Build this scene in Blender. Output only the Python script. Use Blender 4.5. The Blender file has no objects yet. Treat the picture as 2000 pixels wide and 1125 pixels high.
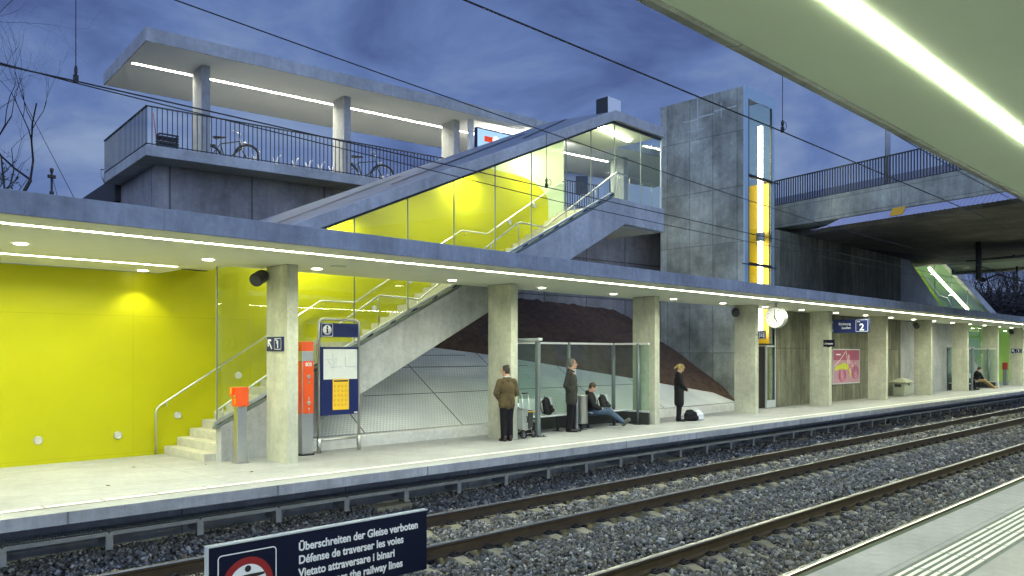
import bpy, bmesh, math, random
import numpy as np
from mathutils import Vector, Matrix, Euler
S = bpy.context.scene
COL = S.collection
R = math.radians
random.seed(7)
rng = np.random.default_rng(7)

# ------------------------------------------------------------------ camera
cam = bpy.data.cameras.new('camera')
camo = bpy.data.objects.new('camera', cam)
COL.objects.link(camo)
TH = 45.458
camo.location = (0, 0, 1.895)
camo.rotation_euler = (R(90), 0, R(TH - 90))
cam.sensor_width = 36
cam.sensor_fit = 'HORIZONTAL'
cam.lens = 36 * 1550 / 2000
cam.shift_y = (691 - 562.5) / 2000
cam.clip_start = .05
cam.clip_end = 3000
S.camera = camo

# ------------------------------------------------------------------ world: dusk sky with clouds, brighter afterglow behind the camera
W = bpy.data.worlds.new('World')
S.world = W
W.use_nodes = True
nt = W.node_tree
nt.nodes.clear()
def wn(t, **k):
    n = nt.nodes.new(t)
    for a, b in k.items():
        setattr(n, a, b)
    return n
wo = wn('ShaderNodeOutputWorld')
bg = wn('ShaderNodeBackground')
tc = wn('ShaderNodeTexCoord')
mp = wn('ShaderNodeMapping')
mp.inputs['Scale'].default_value = (1.5, 1.5, 3.4)
mp.inputs['Rotation'].default_value = (.1, .25, .4)
nz = wn('ShaderNodeTexNoise')
nz.inputs['Scale'].default_value = 2.9
nz.inputs['Detail'].default_value = 7
nz.inputs['Roughness'].default_value = .56
nz.inputs['Distortion'].default_value = .35
rp = wn('ShaderNodeValToRGB')
rp.color_ramp.elements[0].position = .36
rp.color_ramp.elements[0].color = (.070, .112, .29, 1)
rp.color_ramp.elements[1].position = .74
rp.color_ramp.elements[1].color = (.235, .325, .52, 1)
e = rp.color_ramp.elements.new(.52)
e.color = (.115, .187, .42, 1)
dot = wn('ShaderNodeVectorMath', operation='DOT_PRODUCT')
dot.inputs[1].default_value = (-.63, -.72, .28)
mr = wn('ShaderNodeMapRange')
mr.interpolation_type = 'SMOOTHSTEP'
mr.inputs['From Min'].default_value = -.1
mr.inputs['From Max'].default_value = .95
mr.inputs['To Min'].default_value = 0
mr.inputs['To Max'].default_value = 1
mix = wn('ShaderNodeMix', data_type='RGBA', blend_type='ADD')
mix.inputs[7].default_value = (.62, .82, 1.30, 1)
sky = wn('ShaderNodeTexSky', sky_type='NISHITA')
sky.sun_disc = False
sky.sun_elevation = R(1.0)
sky.sun_rotation = R(230)
add = wn('ShaderNodeMix', data_type='RGBA', blend_type='ADD')
add.inputs[0].default_value = .012
nt.links.new(tc.outputs['Generated'], mp.inputs['Vector'])
nt.links.new(mp.outputs[0], nz.inputs['Vector'])
nt.links.new(nz.outputs['Fac'], rp.inputs['Fac'])
nt.links.new(tc.outputs['Generated'], dot.inputs[0])
nt.links.new(dot.outputs['Value'], mr.inputs['Value'])
nt.links.new(mr.outputs[0], mix.inputs[0])
nt.links.new(rp.outputs['Color'], mix.inputs[6])
nt.links.new(mix.outputs[2], add.inputs[6])
nt.links.new(sky.outputs[0], add.inputs[7])
nt.links.new(add.outputs[2], bg.inputs['Color'])
bg.inputs['Strength'].default_value = 1.0
nt.links.new(bg.outputs[0], wo.inputs['Surface'])

S.view_settings.view_transform = 'Standard'
S.view_settings.look = 'None'
S.view_settings.exposure = 0.0
S.view_settings.gamma = 1
S.cycles.use_denoising = True
S.cycles.max_bounces = 8
S.cycles.transparent_max_bounces = 24
S.cycles.caustics_reflective = False
S.cycles.caustics_refractive = False
S.cycles.sample_clamp_indirect = 6
STRIP = 98.0          # radiance of the fluorescent strips
LCOL = (.96, 1.0, .74)

# ------------------------------------------------------------------ object helpers
def lnk(o, parent=None, name=None):
    COL.objects.link(o)
    if parent is not None:
        o.parent = parent
    return o

def thing(name, label, cat, loc=(0, 0, 0), rz=0, group=None):
    o = bpy.data.objects.new(name, None)
    o.empty_display_size = .2
    COL.objects.link(o)
    o.location = loc
    o.rotation_euler = (0, 0, rz)
    return tag(o, label, cat, group)

def tag(o, label, cat, group=None):
    o['label'] = label
    o['category'] = cat
    if group:
        o['group'] = group
    return o

def kind(o, k, label=None, cat=None):
    o['kind'] = k
    if label:
        o['label'] = label
    if cat:
        o['category'] = cat
    return o

def dup(o, parent=None):
    c = o.copy()
    COL.objects.link(c)
    c.parent = parent
    for ch in list(o.children):
        dup(ch, c)
    return c

class MB:
    def __init__(s):
        s.v = []; s.f = []; s.sm = []; s.mi = []
        s.m = 0
    def add(s, vs, fs, smooth=False):
        b = len(s.v)
        s.v += [tuple(p) for p in vs]
        for f in fs:
            s.f.append([b + i for i in f]); s.sm.append(smooth); s.mi.append(s.m)
        return s
    def box(s, x0, x1, y0, y1, z0, z1):
        vs = [(x0,y0,z0),(x1,y0,z0),(x1,y1,z0),(x0,y1,z0),(x0,y0,z1),(x1,y0,z1),(x1,y1,z1),(x0,y1,z1)]
        return s.add(vs, [(0,3,2,1),(4,5,6,7),(0,1,5,4),(1,2,6,5),(2,3,7,6),(3,0,4,7)])
    def cbox(s, c, d, rz=0, M=None):
        vs = []
        for z in (-1, 1):
            for (x, y) in ((-1,-1),(1,-1),(1,1),(-1,1)):
                p = Vector((x*d[0]/2, y*d[1]/2, z*d[2]/2))
                if M is not None: p = M @ p
                if rz: p = Matrix.Rotation(rz, 3, 'Z') @ p
                vs.append(p + Vector(c))
        return s.add(vs, [(0,3,2,1),(4,5,6,7),(0,1,5,4),(1,2,6,5),(2,3,7,6),(3,0,4,7)])
    def quad(s, a, b, c, d):
        return s.add([a, b, c, d], [(0, 1, 2, 3)])
    def prism(s, poly, a0, a1, axis='y'):
        """poly = [(p,q)]; axis y: (x,z) extruded a0..a1 in y; axis z: (x,y); axis x: (y,z)"""
        n = len(poly)
        def P(p, a):
            return {'y': (p[0], a, p[1]), 'z': (p[0], p[1], a), 'x': (a, p[0], p[1])}[axis]
        vs = [P(p, a0) for p in poly] + [P(p, a1) for p in poly]
        ar = sum(poly[i][0]*poly[(i+1)%n][1] - poly[(i+1)%n][0]*poly[i][1] for i in range(n))
        fl = (ar > 0) == (axis in 'xz')
        if axis == 'y': fl = ar < 0
        fs = [list(range(n)), list(range(2*n-1, n-1, -1))] + [[i, i+n, (i+1)%n+n, (i+1)%n] for i in range(n)]
        if fl: fs = [f[::-1] for f in fs]
        return s.add(vs, fs)
    def tube(s, pts, r, n=8, caps=True, closed=False):
        pts = [Vector(p) for p in pts]
        m = len(pts)
        rr = r if isinstance(r, (list, tuple)) else [r]*m
        vs = []; prev = None
        for i, p in enumerate(pts):
            if closed:
                d = (pts[(i+1) % m] - pts[i-1])
            else:
                d = (pts[min(i+1, m-1)] - pts[max(i-1, 0)])
            d = d.normalized() if d.length > 1e-9 else Vector((0,0,1))
            if prev is None:
                u = d.cross(Vector((0,0,1)))
                if u.length < .05: u = d.cross(Vector((0,1,0)))
            else:
                u = prev - d*prev.dot(d)
                if u.length < 1e-6: u = d.cross(Vector((0,0,1)))
            u.normalize(); prev = u
            w = d.cross(u)
            for k in range(n):
                a = 2*math.pi*k/n
                vs.append(p + (u*math.cos(a) + w*math.sin(a))*rr[i])
        fs = []
        for i in range(m if closed else m-1):
            j = (i+1) % m
            for k in range(n):
                fs.append((i*n+k, i*n+(k+1)%n, j*n+(k+1)%n, j*n+k))
        s.add(vs, fs, n > 5)
        if caps and not closed:
            b = len(s.v) - len(vs)
            s.f.append([b+k for k in range(n)][::-1]); s.sm.append(False); s.mi.append(s.m)
            s.f.append([b+(m-1)*n+k for k in range(n)]); s.sm.append(False); s.mi.append(s.m)
        return s
    def cyl(s, c, r, h, n=24, axis='z', r2=None):
        d = {'x': Vector((1,0,0)), 'y': Vector((0,1,0)), 'z': Vector((0,0,1))}[axis]
        return s.tube([Vector(c), Vector(c)+d*h], [r, r if r2 is None else r2], n)
    def lathe(s, prof, c, n=24, axis='z'):
        vs = []
        for (r, h) in prof:
            for k in range(n):
                a = 2*math.pi*k/n
                p = {'z': (r*math.cos(a), r*math.sin(a), h), 'x': (h, r*math.cos(a), r*math.sin(a)), 'y': (r*math.sin(a), h, r*math.cos(a))}[axis]
                vs.append((p[0]+c[0], p[1]+c[1], p[2]+c[2]))
        fs = [(i*n+k, i*n+(k+1)%n, (i+1)*n+(k+1)%n, (i+1)*n+k) for i in range(len(prof)-1) for k in range(n)]
        return s.add(vs, fs, True)
    def ell(s, c, r, M=None, nu=16, nv=10):
        vs = []; 
        for j in range(nv+1):
            t = math.pi*j/nv
            for i in range(nu):
                a = 2*math.pi*i/nu
                p = Vector((r[0]*math.sin(t)*math.cos(a), r[1]*math.sin(t)*math.sin(a), r[2]*math.cos(t)))
                if M is not None: p = M @ p
                vs.append(p + Vector(c))
        fs = [(j*nu+i, (j+1)*nu+i, (j+1)*nu+(i+1)%nu, j*nu+(i+1)%nu) for j in range(nv) for i in range(nu)]
        return s.add(vs, fs, True)
    def cap(s, p0, r0, p1, r1, n=12):
        p0, p1 = Vector(p0), Vector(p1)
        d = (p1-p0); L = d.length; d = d.normalized() if L > 1e-9 else Vector((0,0,1))
        pts = []; rr = []
        for k in range(5):
            a = math.pi/2*k/4
            pts.append(p0 - d*r0*math.cos(a)); rr.append(max(r0*math.sin(a), 1e-4))
        for k in range(5):
            a = math.pi/2*k/4
            pts.append(p1 + d*r1*math.sin(a)); rr.append(max(r1*math.cos(a), 1e-4))
        return s.tube(pts, rr, n)
    def build(s, name, mats, parent=None, bevel=0, loc=None, rot=None, mesh_only=False):
        me = bpy.data.meshes.new(name)
        me.from_pydata(s.v, [], s.f)
        me.polygons.foreach_set('use_smooth', s.sm)
        if not isinstance(mats, (list, tuple)): mats = [mats]
        for m in mats: me.materials.append(m)
        if len(mats) > 1: me.polygons.foreach_set('material_index', s.mi)
        me.update()
        o = bpy.data.objects.new(name, me)
        lnk(o, parent)
        if loc is not None: o.location = loc
        if rot is not None: o.rotation_euler = rot
        if bevel:
            b = o.modifiers.new('bevel', 'BEVEL'); b.width = bevel; b.segments = 2; b.limit_method = 'ANGLE'; b.angle_limit = R(40)
        return o

def remesh(o, vox, smooth=3):
    m = o.modifiers.new('remesh', 'REMESH'); m.mode = 'VOXEL'; m.voxel_size = vox; m.use_smooth_shade = True
    if smooth:
        k = o.modifiers.new('smooth', 'SMOOTH'); k.iterations = smooth; k.factor = .5
    dg = bpy.context.evaluated_depsgraph_get()
    me = bpy.data.meshes.new_from_object(o.evaluated_get(dg))
    me.name = o.data.name
    o.modifiers.clear()
    o.data = me
    for p in me.polygons: p.use_smooth = True
    return o

def text(body, size, mat, parent, loc, rot, align='LEFT', bold=0.0, ext=.002, name='lettering', sx=1.0):
    c = bpy.data.curves.new(name, 'FONT')
    c.body = body; c.size = size; c.align_x = align; c.offset = bold; c.extrude = ext
    t = bpy.data.objects.new(name, c)
    COL.objects.link(t)
    dg = bpy.context.evaluated_depsgraph_get()
    me = bpy.data.meshes.new_from_object(t.evaluated_get(dg))
    bpy.data.objects.remove(t)
    me.name = name
    me.materials.clear(); me.materials.append(mat)
    o = bpy.data.objects.new(name, me)
    lnk(o, parent)
    o.location = loc; o.rotation_euler = rot; o.scale = (sx, 1, 1)
    return o
FRONT = (R(90), 0, 0)            # faces -Y
LEFTF = (R(90), 0, R(-90))       # faces -X

# ------------------------------------------------------------------ materials
def mat(name, col=(.5,.5,.5), rough=.6, metal=0, emit=None, es=0, coat=0, spec=.5, noise=None, bump=None, alpha=1):
    """noise=(scale, amount, detail) colour variation in world space; bump=(scale,strength)"""
    m = bpy.data.materials.new(name); m.use_nodes = True
    n = m.node_tree.nodes; l = m.node_tree.links
    b = n['Principled BSDF']
    b.inputs['Base Color'].default_value = (*col, 1)
    b.inputs['Roughness'].default_value = rough
    b.inputs['Metallic'].default_value = metal
    b.inputs['Specular IOR Level'].default_value = spec
    b.inputs['Coat Weight'].default_value = coat
    if emit:
        b.inputs['Emission Color'].default_value = (*emit, 1)
        b.inputs['Emission Strength'].default_value = es
    if noise or bump:
        g = n.new('ShaderNodeNewGeometry')
    if noise:
        z = n.new('ShaderNodeTexNoise'); z.inputs['Scale'].default_value = noise[0]; z.inputs['Detail'].default_value = 6
        z.inputs['Roughness'].default_value = .65
        l.new(g.outputs['Position'], z.inputs['Vector'])
        r = n.new('ShaderNodeMapRange'); r.inputs['From Min'].default_value = .3; r.inputs['From Max'].default_value = .7
        r.inputs['To Min'].default_value = 1-noise[1]; r.inputs['To Max'].default_value = 1+noise[1]
        l.new(z.outputs['Fac'], r.inputs['Value'])
        x = n.new('ShaderNodeMix'); x.data_type = 'RGBA'; x.blend_type = 'MULTIPLY'; x.inputs[0].default_value = 1
        x.inputs[6].default_value = (*col, 1)
        l.new(r.outputs[0], x.inputs[7]); l.new(x.outputs[2], b.inputs['Base Color'])
    if bump:
        z2 = n.new('ShaderNodeTexNoise'); z2.inputs['Scale'].default_value = bump[0]; z2.inputs['Detail'].default_value = 4
        l.new(g.outputs['Position'], z2.inputs['Vector'])
        bp = n.new('ShaderNodeBump'); bp.inputs['Strength'].default_value = bump[1]; bp.inputs['Distance'].default_value = .02
        l.new(z2.outputs['Fac'], bp.inputs['Height']); l.new(bp.outputs[0], b.inputs['Normal'])
    return m

def concrete(name, col, joints=None, streak=.25, blotch=.2, jdark=.45, pvar=.12, bump=.35, rough=.8, offs=(0, 0), plane='v', pits=.5, msize=.016):
    """cast concrete: blotches, vertical run streaks, air holes, optional formwork panels (w,h)"""
    m = bpy.data.materials.new(name); m.use_nodes = True
    n = m.node_tree.nodes; l = m.node_tree.links
    b = n['Principled BSDF']; b.inputs['Roughness'].default_value = rough
    b.inputs['Specular IOR Level'].default_value = .3
    g = n.new('ShaderNodeNewGeometry')
    sp = n.new('ShaderNodeSeparateXYZ'); l.new(g.outputs['Position'], sp.inputs[0])
    su = n.new('ShaderNodeMath'); su.operation = 'ADD'; l.new(sp.outputs['X'], su.inputs[0]); l.new(sp.outputs['Y'], su.inputs[1])
    cb = n.new('ShaderNodeCombineXYZ')
    if plane == 'v':
        l.new(su.outputs[0], cb.inputs['X']); l.new(sp.outputs['Z'], cb.inputs['Y'])
    else:
        l.new(sp.outputs['X'], cb.inputs['X']); l.new(sp.outputs['Y'], cb.inputs['Y'])
    def mul(cur, fac_out, lo, hi, fmin=.3, fmax=.7):
        r = n.new('ShaderNodeMapRange'); r.inputs['From Min'].default_value = fmin; r.inputs['From Max'].default_value = fmax
        r.inputs['To Min'].default_value = lo; r.inputs['To Max'].default_value = hi
        l.new(fac_out, r.inputs['Value'])
        x = n.new('ShaderNodeMix'); x.data_type = 'RGBA'; x.blend_type = 'MULTIPLY'; x.inputs[0].default_value = 1
        if cur is None: x.inputs[6].default_value = (*col, 1)
        else: l.new(cur, x.inputs[6])
        l.new(r.outputs[0], x.inputs[7])
        return x.outputs[2]
    def noise(vec, sc, det=6, ro=.6, mapsc=None):
        z = n.new('ShaderNodeTexNoise'); z.inputs['Scale'].default_value = sc; z.inputs['Detail'].default_value = det; z.inputs['Roughness'].default_value = ro
        if mapsc:
            mm = n.new('ShaderNodeMapping'); mm.inputs['Scale'].default_value = mapsc; l.new(vec, mm.inputs['Vector']); vec = mm.outputs[0]
        l.new(vec, z.inputs['Vector'])
        return z.outputs['Fac']
    cur = mul(None, noise(g.outputs['Position'], .55, 9, .62), 1-blotch*1.15, 1+blotch*1.0)
    cur = mul(cur, noise(g.outputs['Position'], 2.3, 8, .7), 1-blotch*.55, 1+blotch*.45)
    cur = mul(cur, noise(g.outputs['Position'], 9, 6, .7), .88, 1.12)
    if streak:
        cur = mul(cur, noise(cb.outputs[0], 1.0, 7, .72, (3.2, .42, 1)), 1-streak, 1+streak*.6)
    hole = n.new('ShaderNodeTexVoronoi'); hole.inputs['Scale'].default_value = 7; hole.inputs['Randomness'].default_value = 1
    l.new(g.outputs['Position'], hole.inputs['Vector'])
    cur = mul(cur, hole.outputs['Distance'], 1-pits, 1, .035, .075)
    hgt = noise(g.outputs['Position'], 38, 5, .6)
    if joints:
        br = n.new('ShaderNodeTexBrick'); br.offset = 0; br.squash = 1
        br.inputs['Scale'].default_value = 1; br.inputs['Mortar Size'].default_value = msize; br.inputs['Mortar Smooth'].default_value = .4
        br.inputs['Brick Width'].default_value = joints[0]; br.inputs['Row Height'].default_value = joints[1]
        br.inputs['Color1'].default_value = (1-pvar,)*3 + (1,); br.inputs['Color2'].default_value = (1+pvar*.6,)*3 + (1,)
        br.inputs['Mortar'].default_value = (jdark,)*3 + (1,)
        mm = n.new('ShaderNodeMapping'); mm.inputs['Location'].default_value = (offs[0], offs[1], 0)
        l.new(cb.outputs[0], mm.inputs['Vector']); l.new(mm.outputs[0], br.inputs['Vector'])
        x = n.new('ShaderNodeMix'); x.data_type = 'RGBA'; x.blend_type = 'MULTIPLY'; x.inputs[0].default_value = 1
        l.new(cur, x.inputs[6]); l.new(br.outputs['Color'], x.inputs[7]); cur = x.outputs[2]
    l.new(cur, b.inputs['Base Color'])
    bp = n.new('ShaderNodeBump'); bp.inputs['Strength'].default_value = bump; bp.inputs['Distance'].default_value = .01
    l.new(hgt, bp.inputs['Height']); l.new(bp.outputs[0], b.inputs['Normal'])
    return m

def seams(m, w=2.75, h=2.62):
    n = m.node_tree.nodes; l = m.node_tree.links; b = n['Principled BSDF']
    g = n.new('ShaderNodeNewGeometry'); sp = n.new('ShaderNodeSeparateXYZ'); l.new(g.outputs['Position'], sp.inputs[0])
    cb = n.new('ShaderNodeCombineXYZ'); l.new(sp.outputs['X'], cb.inputs['X']); l.new(sp.outputs['Z'], cb.inputs['Y'])
    br = n.new('ShaderNodeTexBrick'); br.offset = 0; br.inputs['Scale'].default_value = 1; br.inputs['Mortar Size'].default_value = .008
    br.inputs['Brick Width'].default_value = w; br.inputs['Row Height'].default_value = h
    br.inputs['Color1'].default_value = (.97, .97, .97, 1); br.inputs['Color2'].default_value = (1.02, 1.02, 1.02, 1); br.inputs['Mortar'].default_value = (.86, .86, .86, 1)
    l.new(cb.outputs[0], br.inputs['Vector'])
    src = b.inputs['Base Color'].links[0].from_socket
    x = n.new('ShaderNodeMix'); x.data_type = 'RGBA'; x.blend_type = 'MULTIPLY'; x.inputs[0].default_value = 1
    l.new(src, x.inputs[6]); l.new(br.outputs['Color'], x.inputs[7]); l.new(x.outputs[2], b.inputs['Base Color'])

def glassmat(name, tint=(.955, .99, .97), refl=.030, rough=0.0, dirt=.06):
    m = bpy.data.materials.new(name); m.use_nodes = True
    n = m.node_tree.nodes; l = m.node_tree.links; n.clear()
    o = n.new('ShaderNodeOutputMaterial'); t = n.new('ShaderNodeBsdfTransparent'); gl = n.new('ShaderNodeBsdfGlossy')
    t.inputs[0].default_value = (*tint, 1); gl.inputs['Roughness'].default_value = rough
    lw = n.new('ShaderNodeLayerWeight'); lw.inputs[0].default_value = .5
    pw = n.new('ShaderNodeMath'); pw.operation = 'POWER'; pw.inputs[1].default_value = 5; l.new(lw.outputs['Facing'], pw.inputs[0])
    ma = n.new('ShaderNodeMath'); ma.operation = 'MULTIPLY_ADD'; ma.inputs[1].default_value = .9; ma.inputs[2].default_value = refl; l.new(pw.outputs[0], ma.inputs[0])
    mx = n.new('ShaderNodeMixShader'); l.new(ma.outputs[0], mx.inputs[0]); l.new(t.outputs[0], mx.inputs[1]); l.new(gl.outputs[0], mx.inputs[2])
    df = n.new('ShaderNodeBsdfDiffuse'); df.inputs[0].default_value = (.5, .56, .52, 1)
    m2 = n.new('ShaderNodeMixShader'); m2.inputs[0].default_value = dirt
    l.new(mx.outputs[0], m2.inputs[1]); l.new(df.outputs[0], m2.inputs[2])
    l.new(m2.outputs[0], o.inputs[0])
    return m

def perforated(name):
    m = bpy.data.materials.new(name); m.use_nodes = True
    n = m.node_tree.nodes; l = m.node_tree.links
    b = n['Principled BSDF']; b.inputs['Roughness'].default_value = .6; b.inputs['Specular IOR Level'].default_value = .3
    tc = n.new('ShaderNodeTexCoord')
    sp = n.new('ShaderNodeSeparateXYZ'); l.new(tc.outputs['Object'], sp.inputs[0])
    def M(op, a, b_=None, c=None):
        x = n.new('ShaderNodeMath'); x.operation = op
        for i, q in enumerate((a, b_, c)):
            if q is None: continue
            if isinstance(q, (int, float)): x.inputs[i].default_value = q
            else: l.new(q, x.inputs[i])
        return x.outputs[0]
    P_ = .085
    v = M('DIVIDE', sp.outputs['Y'], P_ * .8)
    row = M('FLOOR', v)
    sh = M('MULTIPLY', M('MODULO', row, 2), .5)
    u = M('ADD', M('DIVIDE', sp.outputs['X'], P_), sh)
    fu = M('SUBTRACT', M('FRACT', u), .5); fv = M('SUBTRACT', M('FRACT', v), .5)
    d = M('SQRT', M('ADD', M('MULTIPLY', fu, fu), M('MULTIPLY', M('MULTIPLY', fv, fv), .75)))
    r = n.new('ShaderNodeMapRange'); r.inputs['From Min'].default_value = .16; r.inputs['From Max'].default_value = .26
    l.new(d, r.inputs['Value'])
    g = n.new('ShaderNodeNewGeometry')
    z = n.new('ShaderNodeTexNoise'); z.inputs['Scale'].default_value = 1.1; z.inputs['Detail'].default_value = 6; l.new(g.outputs['Position'], z.inputs['Vector'])
    cr = n.new('ShaderNodeValToRGB'); cr.color_ramp.elements[0].position = .3; cr.color_ramp.elements[0].color = (.58, .60, .59, 1)
    cr.color_ramp.elements[1].position = .72; cr.color_ramp.elements[1].color = (.76, .78, .75, 1); l.new(z.outputs['Fac'], cr.inputs[0])
    x = n.new('ShaderNodeMix'); x.data_type = 'RGBA'; x.inputs[6].default_value = (.42, .42, .40, 1)
    l.new(r.outputs[0], x.inputs[0]); l.new(cr.outputs[0], x.inputs[7]); l.new(x.outputs[2], b.inputs['Base Color'])
    bp = n.new('ShaderNodeBump'); bp.inputs['Strength'].default_value = .6; bp.inputs['Distance'].default_value = .015
    l.new(r.outputs[0], bp.inputs['Height']); l.new(bp.outputs[0], b.inputs['Normal'])
    return m

def vcolmat(name, rough=.8):
    m = bpy.data.materials.new(name); m.use_nodes = True
    n = m.node_tree.nodes; l = m.node_tree.links
    b = n['Principled BSDF']; b.inputs['Roughness'].default_value = rough; b.inputs['Specular IOR Level'].default_value = .35
    a = n.new('ShaderNodeAttribute'); a.attribute_name = 'tint'
    g = n.new('ShaderNodeNewGeometry'); z = n.new('ShaderNodeTexNoise'); z.inputs['Scale'].default_value = 60; l.new(g.outputs['Position'], z.inputs['Vector'])
    r = n.new('ShaderNodeMapRange'); r.inputs['To Min'].default_value = .6; r.inputs['To Max'].default_value = 1.4; l.new(z.outputs['Fac'], r.inputs['Value'])
    x = n.new('ShaderNodeMix'); x.data_type = 'RGBA'; x.blend_type = 'MULTIPLY'; x.inputs[0].default_value = 1
    l.new(a.outputs['Color'], x.inputs[6]); l.new(r.outputs[0], x.inputs[7]); l.new(x.outputs[2], b.inputs['Base Color'])
    return m

def lamp(name, col, s):
    return mat(name, (.8, .8, .8) if s > 2 else tuple(.35 * q for q in col), .5, emit=col, es=s)

M = {}
M['con'] = concrete('cast concrete', (.43, .44, .43), streak=.2, blotch=.22)
M['con_col'] = concrete('column concrete', (.53, .54, .42), streak=.2, blotch=.2, bump=.4)
M['con_fascia'] = concrete('fascia concrete', (.42, .45, .48), joints=(5.47, 9), streak=.26, blotch=.22, jdark=.8, pvar=.14, offs=(2.1, 1))
M['con_panel'] = concrete('formwork concrete', (.31, .295, .29), joints=(1.95, 1.45), streak=.24, blotch=.3, msize=.028, jdark=.42, pvar=.16, offs=(.9, .35))
M['con_tower'] = concrete('tower concrete', (.34, .36, .315), joints=(.957, 1.93), streak=.26, blotch=.42, jdark=.62, pvar=.22, offs=(1.09, .005), msize=.022)
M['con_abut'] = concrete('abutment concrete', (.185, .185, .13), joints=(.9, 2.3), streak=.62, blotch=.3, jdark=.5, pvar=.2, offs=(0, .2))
M['con_dark'] = concrete('bridge concrete', (.33, .35, .31), joints=(3.1, .62), streak=.3, blotch=.35, jdark=.6, pvar=.1, pits=.7)
M['con_floor'] = concrete('platform concrete', (.355, .36, .36), joints=(5.485, 1.37), streak=0, blotch=.15, jdark=.72, pvar=.035, bump=.12, msize=.010, offs=(.2, .1), rough=.62, plane='h', pits=.12)
M['con_edge'] = concrete('platform edge concrete', (.50, .51, .50), joints=(2.74, 9), streak=.3, blotch=.18, jdark=.5, pvar=.08, offs=(.3, 1))
M['con_light'] = concrete('white precast concrete', (.62, .62, .58), streak=.1, blotch=.08, bump=.15, pits=.2)
M['con_step'] = concrete('step concrete', (.54, .53, .44), streak=.1, blotch=.12, bump=.2)
M['con_sleep'] = concrete('sleeper concrete', (.23, .215, .145), streak=0, blotch=.3, bump=.4)
M['ceiling'] = mat('white ceiling paint', (.88, .90, .70), .7, noise=(.6, .03), bump=(25, .05))
M['yellow'] = mat('yellow green paint', (.46, .455, .002), .45, coat=.06, spec=.25, noise=(.7, .05), bump=(5, .06))
seams(M['yellow'])
M['pale'] = mat('pale green tone', (.50, .60, .36), .5, coat=.05, bump=(5, .06))  # pale green, also the colour of the glass reflection on the stair wall
M['white'] = mat('white paint', (.80, .80, .78), .5)
M['strip_white'] = mat('white tactile paint', (.80, .79, .72), .55, noise=(14, .07))
M['seam'] = mat('dark joint filler', (.10, .10, .09), .8)
M['steel'] = mat('brushed stainless steel', (.62, .62, .58), .32, 1, noise=(4, .06))
M['galv'] = mat('galvanised steel', (.42, .45, .48), .5, .7, noise=(9, .15))
M['dark'] = mat('anthracite steel', (.045, .05, .05), .45, .4)
M['grey'] = mat('grey painted steel', (.17, .20, .20), .45, .3)
M['lgrey'] = mat('light grey painted steel', (.55, .60, .60), .4, .05)
M['black'] = mat('black plastic', (.018, .018, .02), .45)
M['rubber'] = mat('black rubber', (.02, .02, .02), .8)
M['navy'] = mat('navy enamel', (.008, .016, .095), .4, spec=.3)
M['navyd'] = mat('dark navy enamel', (.005, .008, .026), .5, spec=.2)
M['letter'] = mat('white lettering', (.82, .84, .84), .5)
M['red'] = mat('red enamel', (.50, .03, .02), .4)
M['signred'] = mat('dark red enamel', (.28, .02, .02), .4)
M['orange'] = mat('orange red enamel', (.80, .095, .012), .35, coat=.3)
M['ylab'] = mat('yellow label', (.85, .52, .02), .5)
M['glass'] = glassmat('stair glass', dirt=.01)
M['glass2'] = glassmat('shelter glass', (.90, .965, .93), dirt=.035)
M['lamp'] = lamp('fluorescent tube', LCOL, STRIP)
M['lampn'] = lamp('fluorescent tube near', LCOL, STRIP * .95)
M['lampw'] = lamp('white tube', (1, .97, .76), 115)
M['down'] = lamp('downlight lens', (1, .96, .72), 22)
M['walllamp'] = lamp('recessed wall lamp', (1, 1, .82), .25)
M['rail'] = mat('rusty rail steel', (.075, .056, .036), .6, .4, noise=(5, .25))
M['railtop'] = mat('polished rail head', (.55, .54, .48), .28, 1)
M['perf'] = perforated('perforated paving')
M['stone'] = vcolmat('ballast stone')
M['bed'] = mat('ballast bed', (.045, .045, .05), .95, noise=(30, .5), bump=(25, 1))
M['earth'] = mat('brown earth', (.072, .042, .028), .95, noise=(5, .45), bump=(14, 1))
M['roof'] = mat('blue grey roofing', (.20, .22, .25), .5, noise=(1.5, .15))
M['bark'] = mat('dark bark', (.030, .026, .026), .9)
M['leaf'] = mat('dark leaves', (.035, .05, .018), .7)
M['wire'] = mat('dark wire', (.015, .015, .016), .5)
M['tarmac'] = mat('asphalt', (.05, .05, .052), .9, noise=(20, .2))

M['ceil_near'] = mat('near ceiling in green light', (.72, .84, .60), .7, noise=(.6, .04), bump=(25, .05))  # green light falling on the near ceiling is put into its colour
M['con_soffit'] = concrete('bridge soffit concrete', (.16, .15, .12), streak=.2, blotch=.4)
# ------------------------------------------------------------------ ground, track bed, platforms
X0, X1 = -14, 100
def fz(y):
    """far platform falls 1.4 % away from the tracks"""
    return -.014 * max(0, y - 10.52)

g = MB(); g.quad((-400, -200, -.95), (700, -200, -.95), (700, 700, -.95), (-400, 700, -.95))
kind(g.build('ground', M['bed']), 'structure')
def bedz(x, y):
    h = -.80
    for c in (4.9, 8.71):
        if abs(y - c) < .62: h += .025
        if .62 <= abs(y - c) < .95: h -= .03
    if 6.3 < y < 7.4: h += .05
    if y > 10.4: h += .1 * min(1, (y - 10.4) / .6)
    return h
b = MB()
ys = [3.0, 3.9, 4.2, 4.4, 5.4, 5.6, 6.2, 6.8, 7.4, 8.0, 8.2, 9.2, 9.5, 10.0, 10.4, 11.0, 11.6]
b.add([(x, y, bedz(x, y) - .03) for x in (X0, X1 + 60) for y in ys], [(i, i + len(ys), i + len(ys) + 1, i + 1) for i in range(len(ys) - 1)], True)
kind(b.build('track_bed', M['bed']), 'structure')

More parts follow.
